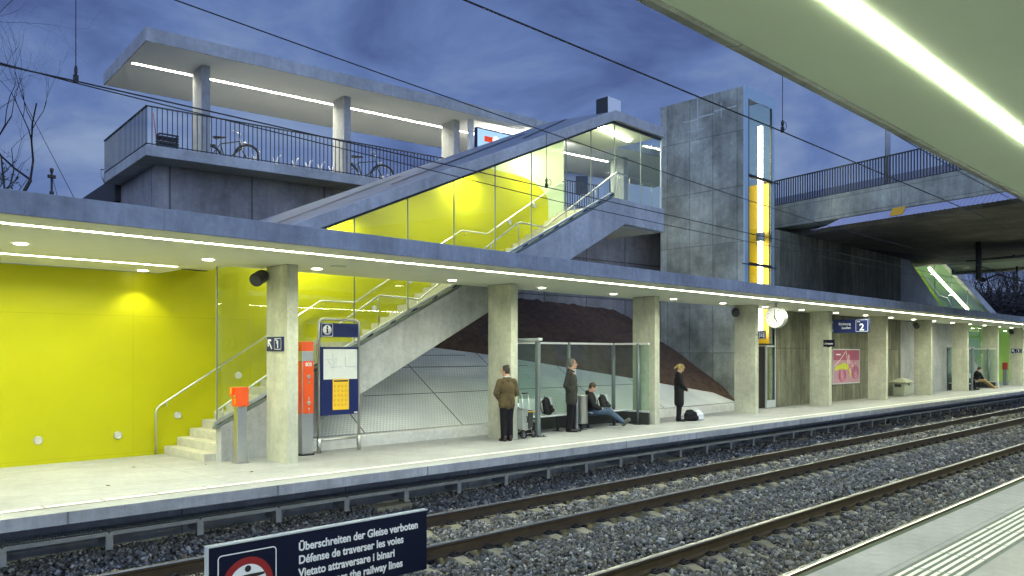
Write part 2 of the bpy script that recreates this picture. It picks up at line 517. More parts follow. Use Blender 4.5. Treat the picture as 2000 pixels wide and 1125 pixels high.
# far platform
pf = MB()
pf.prism([(10.52, 0), (10.52, -.15), (11.5, -.21), (11.5, -.95), (18, -.95), (18, fz(18))], X0, X1 + 60, 'x')
plat = pf.build('platform', [M['con_floor'], M['con_edge']])
kind(plat, 'structure')
for p in plat.data.polygons:
    if p.normal.z < .5: p.material_index = 1
def sheet(name, x0, x1, y0, y1, dz, m, z=None):
    s = MB(); z0 = (fz(y0) if z is None else z) + dz; z1 = (fz(y1) if z is None else z) + dz
    s.quad((x0, y0, z0), (x1, y0, z0), (x1, y1, z1), (x0, y1, z1))
    return kind(s.build(name, m), 'structure')
sheet('platform_edge_joint', X0, X1, 10.955, 10.975, .003, M['seam'])
t = MB()
for i in range(int((X1 - X0) / .685)):
    x = X0 + .1 + i * .685 + .22
    z0, z1 = fz(10.985) + .005, fz(11.13) + .005
    t.quad((x, 10.985, z0), (x + .67, 10.985, z0), (x + .67, 11.13, z1), (x, 11.13, z1))
kind(t.build('white_safety_line', M['strip_white']), 'structure')
t = MB()
for i in range(150):
    x = X0 + .1 + i * .685 + .2085
    for k in range(7):
        y = 10.99 + k * .033
        t.quad((x, y, fz(y) + .006), (x + .022, y, fz(y) + .006), (x + .022, y + .02, fz(y) + .006), (x, y + .02, fz(y) + .006))
kind(t.build('safety_line_gaps', M['seam']), 'structure')

# near platform with tactile guidance lines
pn = MB()
pn.prism([(3.07, 0), (3.07, -.95), (-8, -.95), (-8, .0)], X0, X1 + 60, 'x')
pn2 = pn.build('near_platform', M['con_floor']); kind(pn2, 'structure')
e = MB(); e.prism([(3.15, -.012), (3.15, -.14), (3.06, -.14), (3.06, -.012)], X0, X1, 'x')
kind(e.build('near_platform_edge', mat('dull green grey edge strip', (.10, .12, .085), .85, spec=.1, noise=(6, .2))), 'structure')
sheet('tactile_ground', X0, X1, 2.10, 2.575, .003, mat('grey tactile ground', (.13, .16, .14), .7, noise=(12, .15)), z=0)
t = MB()
for i in range(int((X1 - X0) / .74)):
    x = 7.45 - 29 * .74 + i * .74
    for k in range(6):
        y = 2.53 - k * .071
        t.box(x + .012, x + .728, y - .034, y, .0035, .009)
kind(t.build('tactile_lines', M['strip_white']), 'structure')

# ------------------------------------------------------------------ rails and sleepers
prof = [(-.0625, -.172), (.0625, -.172), (.0625, -.160), (.0095, -.140), (.0085, -.055), (.035, -.040), (.036, -.010), (.026, 0), (-.026, 0), (-.036, -.010), (-.035, -.040), (-.0085, -.055), (-.0095, -.140), (-.0625, -.160)]
def rail(y, label):
    r = MB(); r.prism([(y + a, -.55 + b_) for a, b_ in prof], X0, X1 + 60, 'x')
    o = r.build('rail', [M['rail'], M['railtop']])
    for p in o.data.polygons:
        if p.normal.z > .3 and p.center.z > -.565: p.material_index = 1
    tag(o, label, 'rail', 'steel rails of the two tracks')
for y, lb in ((4.9 - .7535, 'rail nearest the camera, half hidden under the near platform edge'), (4.9 + .7535, 'bright-topped rail running between the near platform and the dark middle ballast'),
              (8.71 - .7535, 'rail on the camera side of the far track, beyond the middle ballast'), (8.71 + .7535, 'rail closest to the far platform edge')):
    rail(y, lb)
def sleeper_mesh(yc):
    s = MB(); h = .13
    ysl = [-1.3, -1.22, -1.0, -.95, -.55, -.42, 0, .42, .55, .95, 1.0, 1.22, 1.3]
    zt = [-.80, -.775, -.745, -.728, -.728, -.77, -.80, -.77, -.728, -.728, -.745, -.775, -.80]
    vs = []
    for y, z in zip(ysl, zt):
        vs += [(-h, y, -.93), (-h * .72, y, z), (h * .72, y, z), (h, y, -.93)]
    n = len(ysl)
    fs = [(i*4+k, i*4+k+1, i*4+k+5, i*4+k+4) for i in range(n-1) for k in range(3)] + [(3, 2, 1, 0), ((n-1)*4, (n-1)*4+1, (n-1)*4+2, (n-1)*4+3)]
    s.add(vs, fs)
    return s
sl0 = sleeper_mesh(0).build('sleeper', M['con_sleep'], bevel=.012)
clip = MB()
clip.tube([(-.07, .0, -.712), (-.07, .05, -.700), (-.03, .075, -.690), (-.03, .015, -.692), (.03, .015, -.692), (.03, .075, -.690), (.07, .05, -.700), (.07, .0, -.712)], .009, 6)
clip.cyl((0, .045, -.73), .016, .065, 8); clip.box(-.075, .075, -.005, .10, -.728, -.708)
cl0 = clip.build('rail_clip', M['rubber'])
GS = {0: 'concrete sleepers under the near track', 1: 'concrete sleepers under the far track'}
first = True
for tr, yc, xa, xb in ((0, 4.9, 4.3, 46), (1, 8.71, 1.9, 62)):
    i = 0; x = xa
    while x < xb:
        o = sl0 if first else sl0.copy()
        if not first: COL.objects.link(o)
        o.location = (x, yc, 0)
        tag(o, ('concrete sleeper half buried in ballast under the near track' if tr == 0 else 'pale concrete sleeper between the two rails of the far track'), 'sleeper', GS[tr])
        if x < xa + 26:
            for sy in (-.7535, .7535):
                for sd in (-1, 1):
                    if tr == 0 and sy < 0: continue
                    if sd > 0: continue
                    c = cl0 if first else cl0.copy()
                    if not first: COL.objects.link(c)
                    c.parent = o; c.location = (0, sy + sd * .04, 0); c.rotation_euler = (0, 0, R(180) if sd < 0 else 0)
                    first = False
        first = False
        x += .6; i += 1

# ------------------------------------------------------------------ ballast stones
def rocks():
    base = []
    bm = bmesh.new(); bmesh.ops.create_icosphere(bm, subdivisions=1, radius=1)
    V = np.array([v.co[:] for v in bm.verts]); F = np.array([[v.index for v in f.verts] for f in bm.faces]); bm.free()
    lib = []
    for k in range(14):
        v = V * (1 + rng.uniform(-.34, .34, (len(V), 1)))
        v = v * rng.uniform(.62, 1.25, (1, 3))
        for _ in range(4):
            d = rng.normal(size=3); d /= np.linalg.norm(d); h = rng.uniform(.5, .75)
            pr = v @ d; over = np.clip(pr - h, 0, None); v = v - over[:, None] * d
        lib.append(v)
    return lib, F
lib, RF = rocks()
bands = [(1.5, 9, .0245, 950), (9, 16, .028, 700), (16, 28, .036, 370), (28, 48, .055, 140), (48, 90, .09, 50)]
P, SZ = [], []
for xa, xb, s, dens in bands:
    ylo, yhi = 3.1, 11.35
    n = int((xb - xa) * (yhi - ylo) * dens)
    p = np.stack([rng.uniform(xa, xb, n), rng.uniform(ylo, yhi, n)], 1)
    # keep what the camera could see, with a margin
    c_, s_ = math.cos(R(TH)), math.sin(R(TH))
    d = p[:, 0]*c_ + p[:, 1]*s_; r = p[:, 0]*s_ - p[:, 1]*c_
    u = r / d
    keep = (u > -.85) & (u < .85)
    for ry in (4.1465, 5.6535, 7.9565, 9.4635):
        keep &= ~(np.abs(p[:, 1] - ry) < .085)
    p = p[keep]
    P.append(p); SZ.append(np.full(len(p), s))
P = np.concatenate(P); SZ = np.concatenate(SZ)
Z = np.array([bedz(x, y) for x, y in P]) + rng.uniform(-.035, .03, len(P)) + .02 * np.sin(P[:, 0] * 2.1 + P[:, 1] * 3) * np.cos(P[:, 1] * 4.3 - P[:, 0])
# sleepers stand clear of the stones beside the rails
for yc, xa in ((4.9, 4.3), (8.71, 1.9)):
    fx = np.abs(((P[:, 0] - xa + .3) % .6) - .3)
    dy = np.abs(np.abs(P[:, 1] - yc) - .7535)
    ins = np.abs(P[:, 1] - yc) < .7535
    on = (fx < .14) & (dy < .36) & ins if yc > 5 else (fx < .14) & (dy < .36) & (P[:, 1] < 5.6535)
    Z[on] -= .07
    Z[(~on) & (dy < .62)] += .012
    if yc < 5:
        on2 = (fx < .13) & (np.abs(P[:, 1] - yc) < .55) & (rng.uniform(size=len(P)) < .55)
        Z[on2] -= .05
N = len(P)
q = rng.normal(size=(N, 4)); q /= np.linalg.norm(q, axis=1, keepdims=True)
a_, b_, c_, d_ = q.T
RM = np.stack([np.stack([1-2*(c_**2+d_**2), 2*(b_*c_-a_*d_), 2*(b_*d_+a_*c_)], -1), np.stack([2*(b_*c_+a_*d_), 1-2*(b_**2+d_**2), 2*(c_*d_-a_*b_)], -1), np.stack([2*(b_*d_-a_*c_), 2*(c_*d_+a_*b_), 1-2*(b_**2+c_**2)], -1)], 1)
which = rng.integers(0, len(lib), N)
L = np.stack(lib)[which]
sc = SZ * rng.lognormal(0, .28, N)
VV = np.einsum('nij,nkj->nki', RM, L) * sc[:, None, None] + np.stack([P[:, 0], P[:, 1], Z], 1)[:, None, :]
nv = L.shape[1]; nf = len(RF)
FF = (RF[None] + (np.arange(N) * nv)[:, None, None]).reshape(-1, 3)
me = bpy.data.meshes.new('ballast')
me.vertices.add(N * nv); me.vertices.foreach_set('co', VV.astype(np.float32).ravel())
me.loops.add(N * nf * 3); me.loops.foreach_set('vertex_index', FF.astype(np.int32).ravel())
me.polygons.add(N * nf); me.polygons.foreach_set('loop_start', np.arange(0, N * nf * 3, 3, dtype=np.int32))
me.update(calc_edges=True)
base = np.array([.128, .130, .128])
br = rng.lognormal(-.12, .42, N)
hue = rng.uniform(-.5, .5, N)
col = base[None] * br[:, None] * (1 + np.stack([hue * .22, hue * .08, -hue * .24], 1))
w = rng.uniform(size=N); col[w > .93] = np.array([.34, .34, .31]) * rng.uniform(.7, 1.3, ((w > .93).sum(), 1))
col[(w > .86) & (w < .89)] = np.array([.16, .13, .085])
rust = np.exp(-np.min(np.abs(P[:, 1][:, None] - np.array([[4.1465, 5.6535, 7.9565, 9.4635]])), 1) / .12)
col = col * (1 - rust[:, None] * .45) + rust[:, None] * .4 * np.array([.055, .036, .024])
at = me.color_attributes.new('tint', 'FLOAT_COLOR', 'POINT')
rgba = np.ones((N * nv, 4), np.float32); rgba[:, :3] = np.repeat(col, nv, 0)
at.data.foreach_set('color', rgba.ravel())
me.materials.append(M['stone'])
o = bpy.data.objects.new('ballast', me); COL.objects.link(o)
kind(o, 'stuff', 'grey crushed stone ballast between and beside the rails', 'ballast')

# ------------------------------------------------------------------ steel walkway under the platform edge
wk = thing('cable_walkway', 'galvanised grating walkway on short posts below the far platform edge', 'walkway', (0, 10.95, -.40))
def walk():
    px = [1.1 + 1.19 * i for i in range(52)]
    for i in range(len(px) - 1):
        a, b_ = px[i] + .012, px[i + 1] - .012
        gr = MB()
        gr.box(a, b_, -.004, .006, -.055, 0)
        gr.box(a, b_, .40, .41, -.04, 0)
        if a < 26:
            n = int((b_ - a) / .034)
            for k in range(n + 1):
                x = a + (b_ - a) * k / n
                gr.box(x - .002, x + .002, .006, .40, -.028, -.001)
            for y in (.13, .26): gr.box(a, b_, y - .002, y + .002, -.02, 0)
        else:
            gr.box(a, b_, .006, .40, -.02, -.004)
        gr.build('grating', M['galv'], wk)
        ps = MB(); x = px[i]
        ps.box(x - .045, x + .045, -.008, .004, -.235, -.056); ps.box(x - .006, x + .006, .004, .40, -.20, -.056)
        ps.box(x - .055, x + .055, -.012, -.006, -.056, -.02)
        ps.build('post', M['galv'], wk)
walk()
for i, x in enumerate((7.95, 16.3, 23.0, 29.5)):
    f = MB(); f.box(-.36, .36, -.14, .14, -.22, 0)
    o = f.build('foundation_block', M['con_sleep'], bevel=.02, loc=(x, 11.0, -.645))
    tag(o, 'mossy concrete footing block in the ballast below the walkway', 'block', 'footing blocks along the platform foot')

# ------------------------------------------------------------------ far platform canopy
can = thing('platform_canopy', 'long flat concrete canopy with light strip over the far platform', 'canopy', (0, 12, 0))
def up(o, root):
    """keep world coordinates of a part built in world space under a root"""
    o.parent = root
    o.matrix_parent_inverse = root.matrix_basis.inverted()
    return o
XE = 6.0
s = MB()
s.prism([(X0, 10.386), (X1, 10.386), (X1, 13.78), (XE, 13.78), (XE, 15.94), (X0, 15.94)], 3.532, 3.75, 'z')
up(s.build('roof_slab', M['con_fascia']), can)
s = MB(); s.box(XE + .001, 6.95, 13.785, 16.2, 3.60, 3.75)
up(s.build('roof_slab', M['ceiling']), can)
s = MB(); s.box(X0, X1, 10.36, 10.3855, 3.474, 3.754)
up(s.build('fascia', M['con_fascia'], bevel=.008), can)
s = MB(); s.box(X0, X1, 10.386, 11.055, 3.47, 3.531); s.prism([(X0, 11.175), (X1, 11.175), (X1, 13.775), (XE - .01, 13.775), (XE - .01, 15.93), (5.76, 15.93), (5.76, 14.44), (X0, 14.44)], 3.47, 3.531, 'z'); s.box(X0, 5.7595, 14.56, 15.93, 3.47, 3.531)
up(s.build('ceiling', M['ceiling']), can)
sp_ = 5.485
for k in range(0, 14):
    x = 6.93 + sp_ * k
    c = MB(); c.box(x, x + .22, 12.65, 13.40, fz(13.4) - .02, 3.468)
    up(c.build('column', M['con_col'], bevel=.01), can)
for k in range(64):
    a = -11.7 + 1.375 * k
    l = MB(); l.box(a + .012, a + 1.363, 11.06, 11.17, 3.497, 3.513)
    up(l.build('light_strip', M['lamp']), can)
for k in range(12):
    a = 5.75 - 1.375 * (k + 1)
    l = MB(); l.box(a + .012, a + 1.363, 14.445, 14.555, 3.497, 3.513)
    up(l.build('light_strip', M['lamp']), can)
def downlight(x, y, z, root, p=0, name='downlight'):
    l = MB(); l.cyl((x, y, z - .012), .085, .01, 20)
    up(l.build(name, M['down']), root)
    if p:
        li = bpy.data.lights.new('downlight', 'SPOT'); li.energy = p; li.spot_size = R(125 if p > 100 else 100); li.spot_blend = .9 if p > 100 else .5; li.color = (1, .95, .68); li.shadow_soft_size = .06
        lo = bpy.data.objects.new('downlight_lamp', li); COL.objects.link(lo); lo.location = (x, y, z - .05); up(lo, root)
downlight(5.55, 15.58, 3.47, can, 62)
for k, x in enumerate([.2, 2.95, 5.68, 7.73, 11.0, 13.8, 16.54, 19.3, 22.0, 24.7, 27.36, 30.27, 33.1, 35.83, 38.6, 41.3, 44.1, 46.9, 49.6, 52.4, 55.1, 58]):
    downlight(x, 13.0, 3.47, can, 22 if k < 18 else 0)
h = MB(); h.prism([(7.62, 12.35), (7.85, 12.2), (7.92, 12.35), (7.7, 12.5)], 3.462, 3.469, 'z')
up(h.build('ceiling_hatch', M['pale']), can)

# ------------------------------------------------------------------ near platform canopy (over the camera)
nc = thing('near_canopy', 'broad pale canopy soffit with one bright strip overhead on the near side', 'canopy', (0, 0, 0))
ZN = 3.60
s = MB(); s.box(X0, X1, -5.5, 2.293, ZN + .052, ZN + .28)
up(s.build('roof_slab', M['con_fascia']), nc)
s = MB(); s.prism([(2.225, ZN), (2.245, ZN - .012), (2.293, ZN - .012), (2.293, ZN + .051), (2.225, ZN + .051)], X0, X1, 'x')
up(s.build('drip_edge', M['con_dark']), nc)
s = MB(); s.box(X0, X1, -5.5, 2.222, ZN, ZN + .051)
up(s.build('ceiling', M['ceil_near']), nc)
for k in range(40):
    a = -11.4 + 1.375 * k
    l = MB(); l.box(a + .004, a + 1.371, 1.572, 1.668, ZN - .006, ZN - .001)
    up(l.build('light_strip', M['lampn']), nc)
for k in range(8):
    x = 3.5 + 5.485 * k - 11
    if -9 < x < -1 or x > 8:
        c = MB(); c.box(x, x + .22, -1.3, -.55, 0, ZN - .003)
        up(c.build('column', M['con_col'], bevel=.01), nc)

# ------------------------------------------------------------------ covered stairway (green wall, steps, parapet, glass, roof)
st = thing('covered_stairway', 'glazed stairway with yellow-green wall climbing from the far platform to the bridge', 'stairway', (6.2, 14.9, 0))
YG = 15.95
def ptop(x): return .57 + .5035 * (x - 6.296)
def pbot(x): return max(-.15, 1.03 + .5085 * (x - 9.21))
def rtop(x): return 4.71 + .4345 * (x - 8.445)
def rbot(x): return rtop(x) - .27
KX = (ptop(17.8) - .57) / .5035 + 6.296
# yellow wall, its upper end cut round the pale glass reflection
w = MB()
poly = [(X0, -.12), (7.0, -.12), (9.21, 1.0), (17.2, 5.2)]
poly += [(17.2, 6.35)]
for k in range(1, 13):
    a = math.pi / 2 * k / 12
    poly.append((17.2 - 1.5 * (1 - math.cos(a)), 6.35 + .62 * math.sin(a)))
poly += [(14.25, 7.0), (14.2, rbot(14.2) - .03), (13.6, rbot(13.6) - .03), (6.96, rbot(6.96) - .03), (6.96, 3.58), (XE, 3.58), (XE, 3.465), (X0, 3.465)]
w.prism(poly, YG, YG + .22, 'y')
up(w.build('wall', M['yellow']), st)
w = MB(); w.prism([(13.2, 3.4), (17.9, 5.7), (17.9, 8.40), (17.6, rbot(17.6) - .0), (13.2, rbot(13.2) + .0)], YG + .012, YG + .21, 'y')  # pale reflection in the stair glass, built as a coloured wall panel
o = up(w.build('wall', M['pale']), st); o['label'] = 'pale glass reflection shaped as the upper end of the wall'  # not a wall part, stands in for the reflection in the stair glass
# steps: three flights and two landings
def flights():
    pts = []; x = 6.08; z = -.08
    pts.append((x, z))
    def fl(n, x1, z1):
        nonlocal x, z
        dz = (z1 - z) / n; dx = (x1 - x) / (n - 1)
        for i in range(n):
            pts.append((x, z + dz)); z += dz
            if i < n - 1: pts.append((x + dx, z)); x += dx
    fl(14, 9.36, 2.15); x = 10.42; pts.append((x, z))
    fl(13, 13.55, 4.2); x = 14.62; pts.append((x, z))
    fl(12, 17.55, 6.1); pts.append((20.06, z))
    return pts
fp = flights()
s = MB(); s.prism(fp + [(20.06, 5.56), (18.15, 5.56), (9.21, 1.04), (7.2, .02), (6.09, -.10)], 14.09, YG - .004, 'y')
up(s.build('stairs', M['con_step']), st)
s = MB(); s.box(17.6, 20.06, YG + .22, 18.9, 5.75, 6.1)
up(s.build('gallery_floor', M['con_step']), st)
pw = MB()
pw.prism([(6.29, -.12), (7.0, -.12), (9.21, 1.03), (18.2, 5.60), (20.1, 5.57), (20.1, 6.27), (17.68, 6.29), (6.29, ptop(6.29))], 13.87, 14.085, 'y')
pp = up(pw.build('parapet', M['con'], bevel=.012), st)
g2 = MB(); g2.prism([(6.2, ptop(6.2) + .01), (17.7, ptop(17.7) + .01), (17.7, ptop(17.7) + .055), (6.2, ptop(6.2) + .055)], 13.89, 14.02, 'y')
up(g2.build('glazing_rail', M['grey'], bevel=.006), st)
g2 = MB(); g2.prism([(6.2, ptop(6.2) + .085), (17.7, ptop(17.7) + .085), (17.7, ptop(17.7) + .15), (6.2, ptop(6.2) + .15)], 13.92, 13.99, 'y')
up(g2.build('glazing_rail', M['galv'], bevel=.006), st)
for k in range(20):
    x = 6.6 + k * .58
    t = MB(); t.prism([(x, ptop(x) + .05), (x + .1, ptop(x + .1) + .05), (x + .1, ptop(x + .1) + .1), (x, ptop(x) + .1)], 13.91, 14.0, 'y')
    up(t.build('rail_bracket', M['black']), st)
# glass
JX = [6.256, 7.72, 9.17, 10.54, 11.86, 13.16, 14.42, 15.74, 16.76, 17.80, 19.03, 20.06]
def gtop(x): return min(rbot(x) + .02, 8.39)
for a, b_ in zip(JX[:-1], JX[1:]):
    zb = lambda x: (ptop(x) if x < 17.7 else 6.26) + .02
    xs = [a + .004, b_ - .004]
    if a < 17.66 < b_: xs = [a + .004, 17.66, b_ - .004]
    low = [(x, zb(x)) for x in xs]; 
    top = [(x, max(gtop(x), 3.9)) for x in reversed(xs)]
    gg = MB(); gg.prism(low + top, 13.945, 13.961, 'y')
    up(gg.build('glass_pane', M['glass']), st)
    j = MB(); j.box(b_ - .008, b_ + .008, 13.938, 13.968, zb(b_), max(gtop(b_), 3.9))
    up(j.build('pane_joint', mat('silicone joint', (.30, .33, .26), .5) if 'joint' not in M else M['joint']), st)
j = MB(); j.box(6.245, 6.262, 13.938, 13.968, .6, 3.47)
up(j.build('pane_joint', M['grey']), st)
gg = MB(); gg.box(20.04, 20.056, 13.965, YG + .2, 6.28, 8.36)
up(gg.build('glass_pane', M['glass']), st)
j = MB(); j.box(20.03, 20.07, 13.93, 13.97, 6.26, 8.37)
up(j.build('corner_post', M['lgrey']), st)
# roof: sloping slab and flat end
r = MB(); r.prism([(6.9, rbot(6.9)), (17.67, rbot(17.67)), (20.0, 8.40), (20.0, 8.69), (17.67, 8.725), (6.9, rtop(6.9))], 13.8, 13.98, 'y')
up(r.build('roof_beam', M['con'], bevel=.012), st)
r = MB()
xr = [6.9, 17.67, 20.0]; zf_ = [rtop(6.9) - .012, 8.712, 8.68]; zb2 = [rtop(6.9) + .19, 8.91, 8.88]; zl = [rbot(6.9) + .03, rbot(17.67) + .03, 8.43]
vs = [(xr[i], 13.981, zl[i]) for i in range(3)] + [(xr[i], 13.981, zf_[i]) for i in range(3)] + [(xr[i], 16.3, zl[i]) for i in range(3)] + [(xr[i], 16.3, zb2[i]) for i in range(3)]
r.add(vs, [(0, 1, 4, 3), (1, 2, 5, 4), (3, 4, 10, 9), (4, 5, 11, 10), (7, 6, 9, 10), (8, 7, 10, 11), (1, 0, 6, 7), (2, 1, 7, 8), (0, 3, 9, 6), (5, 2, 8, 11)])
o = up(r.build('roof', [M['roof'], M['ceiling']]), st)
for p in o.data.polygons:
    if p.normal.z < -.5: p.material_index = 1
for (xa, xb, y) in ((7.0, 11.5, 14.55), (10.6, 15.8, 14.6), (14.9, 17.6, 14.65)):
    f0, f1 = .2 * (y - 13.98) / 2.32, .2 * (y + .9 - 13.98) / 2.32
    r = MB(); r.add([(xa, y, rtop(xa) + f0), (xa, y + .12, rtop(xa) + f0 + .02), (xb, y + 1.02, rtop(xb) + f1 + .02), (xb, y + .9, rtop(xb) + f1)], [(0, 3, 2, 1)])
    up(r.build('roof_seam', M['black']), st)
r = MB(); r.prism([(8.2, rbot(8.2) - .06), (17.66, rbot(17.66) - .06), (20.0, 8.335), (20.0, 8.392), (17.66, rbot(17.66) - .004), (8.2, rbot(8.2) - .004)], 13.9, 13.97, 'y')
up(r.build('head_trim', M['dark']), st)
for (xa, ya, xb, yb) in ((17.9, 14.571, 19.65, 14.86),):
    l = MB(); d = Vector((xb - xa, yb - ya, 0)).normalized(); nn = Vector((-d.y, d.x, 0)) * .05
    A, B = Vector((xa, ya, 8.375)), Vector((xb, yb, 8.375))
    l.prism([((A - nn).x, (A - nn).y), ((B - nn).x, (B - nn).y), ((B + nn).x, (B + nn).y), ((A + nn).x, (A + nn).y)], 8.41, 8.428, 'z')
    up(l.build('light_strip', M['lampw']), st)
for k, (x, y) in enumerate(((8.9, 15.4), (10.0, 15.6), (13.75, 15.55), (16.2, 15.3), (12, 14.7), (17.0, 14.9))):
    z = rbot(x) + .03
    l = MB(); l.cyl((x, y, z - .012), .08, .012, 16)
    up(l.build('downlight', M['down']), st)
    li = bpy.data.lights.new('downlight', 'AREA'); li.shape = 'DISK'; li.size = .3; li.energy = 95 if k in (0, 2, 3) else 45; li.color = (1, .97, .66)
    lo = bpy.data.objects.new('downlight_lamp', li); COL.objects.link(lo); lo.location = (x, y, z - .03); up(lo, st)
# handrails
def rail_tube(pts, name='handrail', r=.021):
    t = MB(); t.tube(pts, r, 10)
    return up(t.build(name, M['steel']), st)
yw = 15.86
hw = [(5.889, yw, -.06), (5.889, yw, .74), (5.91, yw, .83), (5.97, yw, .89), (9.50, yw, 3.08), (9.56, yw, 3.10), (10.40, yw, 3.10), (10.46, yw, 3.12), (13.72, yw, 5.14), (13.78, yw, 5.155), (14.62, yw, 5.15), (14.68, yw, 5.17), (17.62, yw, 7.0), (17.68, yw, 7.06), (17.9, yw, 7.07)]
rail_tube(hw)
yo = 14.15
ho = [(6.33, yo, .80), (6.33, yo, .845), (9.90, yo, 3.13), (9.96, yo, 3.15), (10.95, yo, 3.12), (11.02, yo, 3.13), (14.10, yo, 5.17), (14.2, yo, 5.21), (15.08, yo, 5.20), (15.16, yo, 5.22), (18.12, yo, 7.09), (18.2, yo, 7.10), (20.0, yo, 7.03)]
rail_tube(ho)
for k, (x, z) in enumerate(((6.1, .97), (7.2, 1.65), (8.3, 2.34), (9.6, 3.09), (10.4, 3.09), (11.6, 3.82), (12.7, 4.5), (13.9, 5.14), (15.2, 5.49), (16.4, 6.23))):
    t = MB(); t.tube([(x, yw, z - .02), (x, yw, z - .1), (x, YG, z - .1)], .008, 6)
    up(t.build('rail_hook', M['steel']), st)
for k, (x, z) in enumerate(((6.45, .90), (7.4, 1.5), (8.4, 2.14), (9.9, 3.10), (10.95, 3.10), (12.1, 3.83), (13.2, 4.56), (14.15, 5.16), (15.1, 5.18), (16.3, 5.9), (17.2, 6.46), (18.2, 7.07), (18.75, 7.05), (19.3, 7.04), (19.85, 7.02))):
    zb = ptop(x) - .1 if x < 17.6 else 6.1
    t = MB(); t.tube([(x, yo, z), (x, yo - .0, z - .1), (x, yo + .01, zb)], .014, 8)
    up(t.build('rail_post', M['steel']), st)
# round recessed lamps in the wall
for (x, z) in ((1.2, .36), (2.55, .355), (3.884, .358), (5.221, .353), (6.346, .67), (7.607, 1.442), (8.75, 2.2), (11.03, 2.98), (12.1, 3.72), (13.2, 4.4), (15.6, 5.6), (16.6, 6.2)):
    l = MB(); l.lathe([(.075, 0), (.075, -.02), (.06, -.024), (.052, -.012)], (x, YG, z), 20, 'y')
    o = up(l.build('wall_lamp', M['steel']), st)
    k = MB(); k.lathe([(.052, -.012), (.03, -.016), (.001, -.017)], (x, YG, z), 20, 'y')
    k = k.build('lens', M['walllamp'], o); k.matrix_parent_inverse = Matrix.Identity(4)
ch = MB(); ch.box(-.3, .3, -.22, .22, 0, .52)
o = ch.build('vent_box', [M['white'], M['dark']], bevel=.008, loc=(18.15, 14.45, 8.735))
for p in o.data.polygons:
    if p.normal.x < -.5: p.material_index = 1
tag(o, 'small white boxy vent standing on the gallery roof ridge', 'vent')
# ------------------------------------------------------------------ permeable slope and earth bank behind the platform
TAN = .66; Y0S = 14.2; Z0S = .2
k = MB(); k.prism([(14.02, -.1), (14.02, .17), (14.05, .2), (14.24, .2), (14.24, -.1)], 7.2, 24.93, 'x')
kind(up(k.build('slope_kerb', M['con_light']), wk) if False else k.build('slope_kerb', M['con_light']), 'structure')
def sl(y): return Z0S + TAN * (y - Y0S)
n = math.sqrt(1 + TAN * TAN)
# tile surface lies in its own local frame (x along track, y up the slope)
sp = MB()
edge = [(24.9, 14.25), (24.3, 14.72), (22.1, 15.25), (20.4, 15.65), (17.5, 16.3), (15.4, 16.75), (13.6, 17.05), (12.2, 17.15), (9.0, 17.2)]
sp.add([((x - 8), (y - Y0S) * n, 0) for x, y in [(7.75, Y0S + .02), (24.92, Y0S + .02)] + edge[:-1] + [(11.4, 17.1), (9.2, 15.38)]], [list(range(len(edge) + 3))])
o = sp.build('paved_slope', M['perf'], loc=(8, Y0S, Z0S), rot=(math.atan(TAN), 0, 0)); kind(o, 'structure')
sj = MB()
for (a, b_) in ((9.6, 1), (12.35, 1), (15.1, 1), (17.85, 1), (20.6, 1)):
    tl = 1.55 if a < 10 else 3.3
    sj.add([(a - 8 - .016, .02, .004), (a - 8 + .016, .02, .004), (a - 8 + .016, tl, .004), (a - 8 - .016, tl, .004)], [(0, 1, 2, 3)])
for v, xb in ((1.32, 21.8), (2.45, 16.6), (3.0, 14.6)):
    xl_ = 1.3 + v * .75
    sj.add([(xl_, v - .014, .0045), (xb - 8, v - .014, .0045), (xb - 8, v + .014, .0045), (xl_, v + .014, .0045)], [(0, 1, 2, 3)])
# trim the seams to the paved part
seam_faces = []
o2 = sj.build('paving_joints', M['seam'], loc=(8, Y0S, Z0S), rot=(math.atan(TAN), 0, 0)); kind(o2, 'structure')
# earth bank: lumpy grid, same pitch, lying on the upper edge of the paving
def eedge(x):
    e = sorted(edge)
    for (a, ya), (b_, yb) in zip(e[:-1], e[1:]):
        if a <= x <= b_: return ya + (yb - ya) * (x - a) / (b_ - a)
    return 17.2 if x < 9 else 14.2
from mathutils import noise as mnoise
eb = MB(); nx, ny = 150, 60
vs = []
for i in range(nx + 1):
    x = 11.5 + (24.92 - 11.5) * i / nx
    ya = eedge(x) + .12 * mnoise.noise(Vector((x * 1.7, 3, 0))) + .05 * mnoise.noise(Vector((x * 7, 9, 0)))
    for j in range(ny + 1):
        t = j / ny
        y = ya + (21.5 - ya) * t
        top = 3.95 - .12 * mnoise.noise(Vector((x * .4, 1, 0))) - max(0, (x - 23.6)) * .75
        z = min(sl(y), top + .02 * (y - 19))
        thick = .07 + .10 * min(1, t * 12)
        if j == 0: z2 = sl(y) - .05
        else: z2 = z + thick + .10 * mnoise.noise(Vector((x * .9, y * .9, 0))) + .045 * mnoise.noise(Vector((x * 4, y * 4, 2)))
        g_ = mnoise.noise(Vector((x * 1.6 + y * .9, y * .25, 5)))
        z2 -= .16 * max(0, g_ - .25) if j else 0
        vs.append((x, y, z2))
eb.add(vs, [(i*(ny+1)+j, (i+1)*(ny+1)+j, (i+1)*(ny+1)+j+1, i*(ny+1)+j+1) for i in range(nx) for j in range(ny)], True)
kind(eb.build('earth_bank', M['earth']), 'structure')

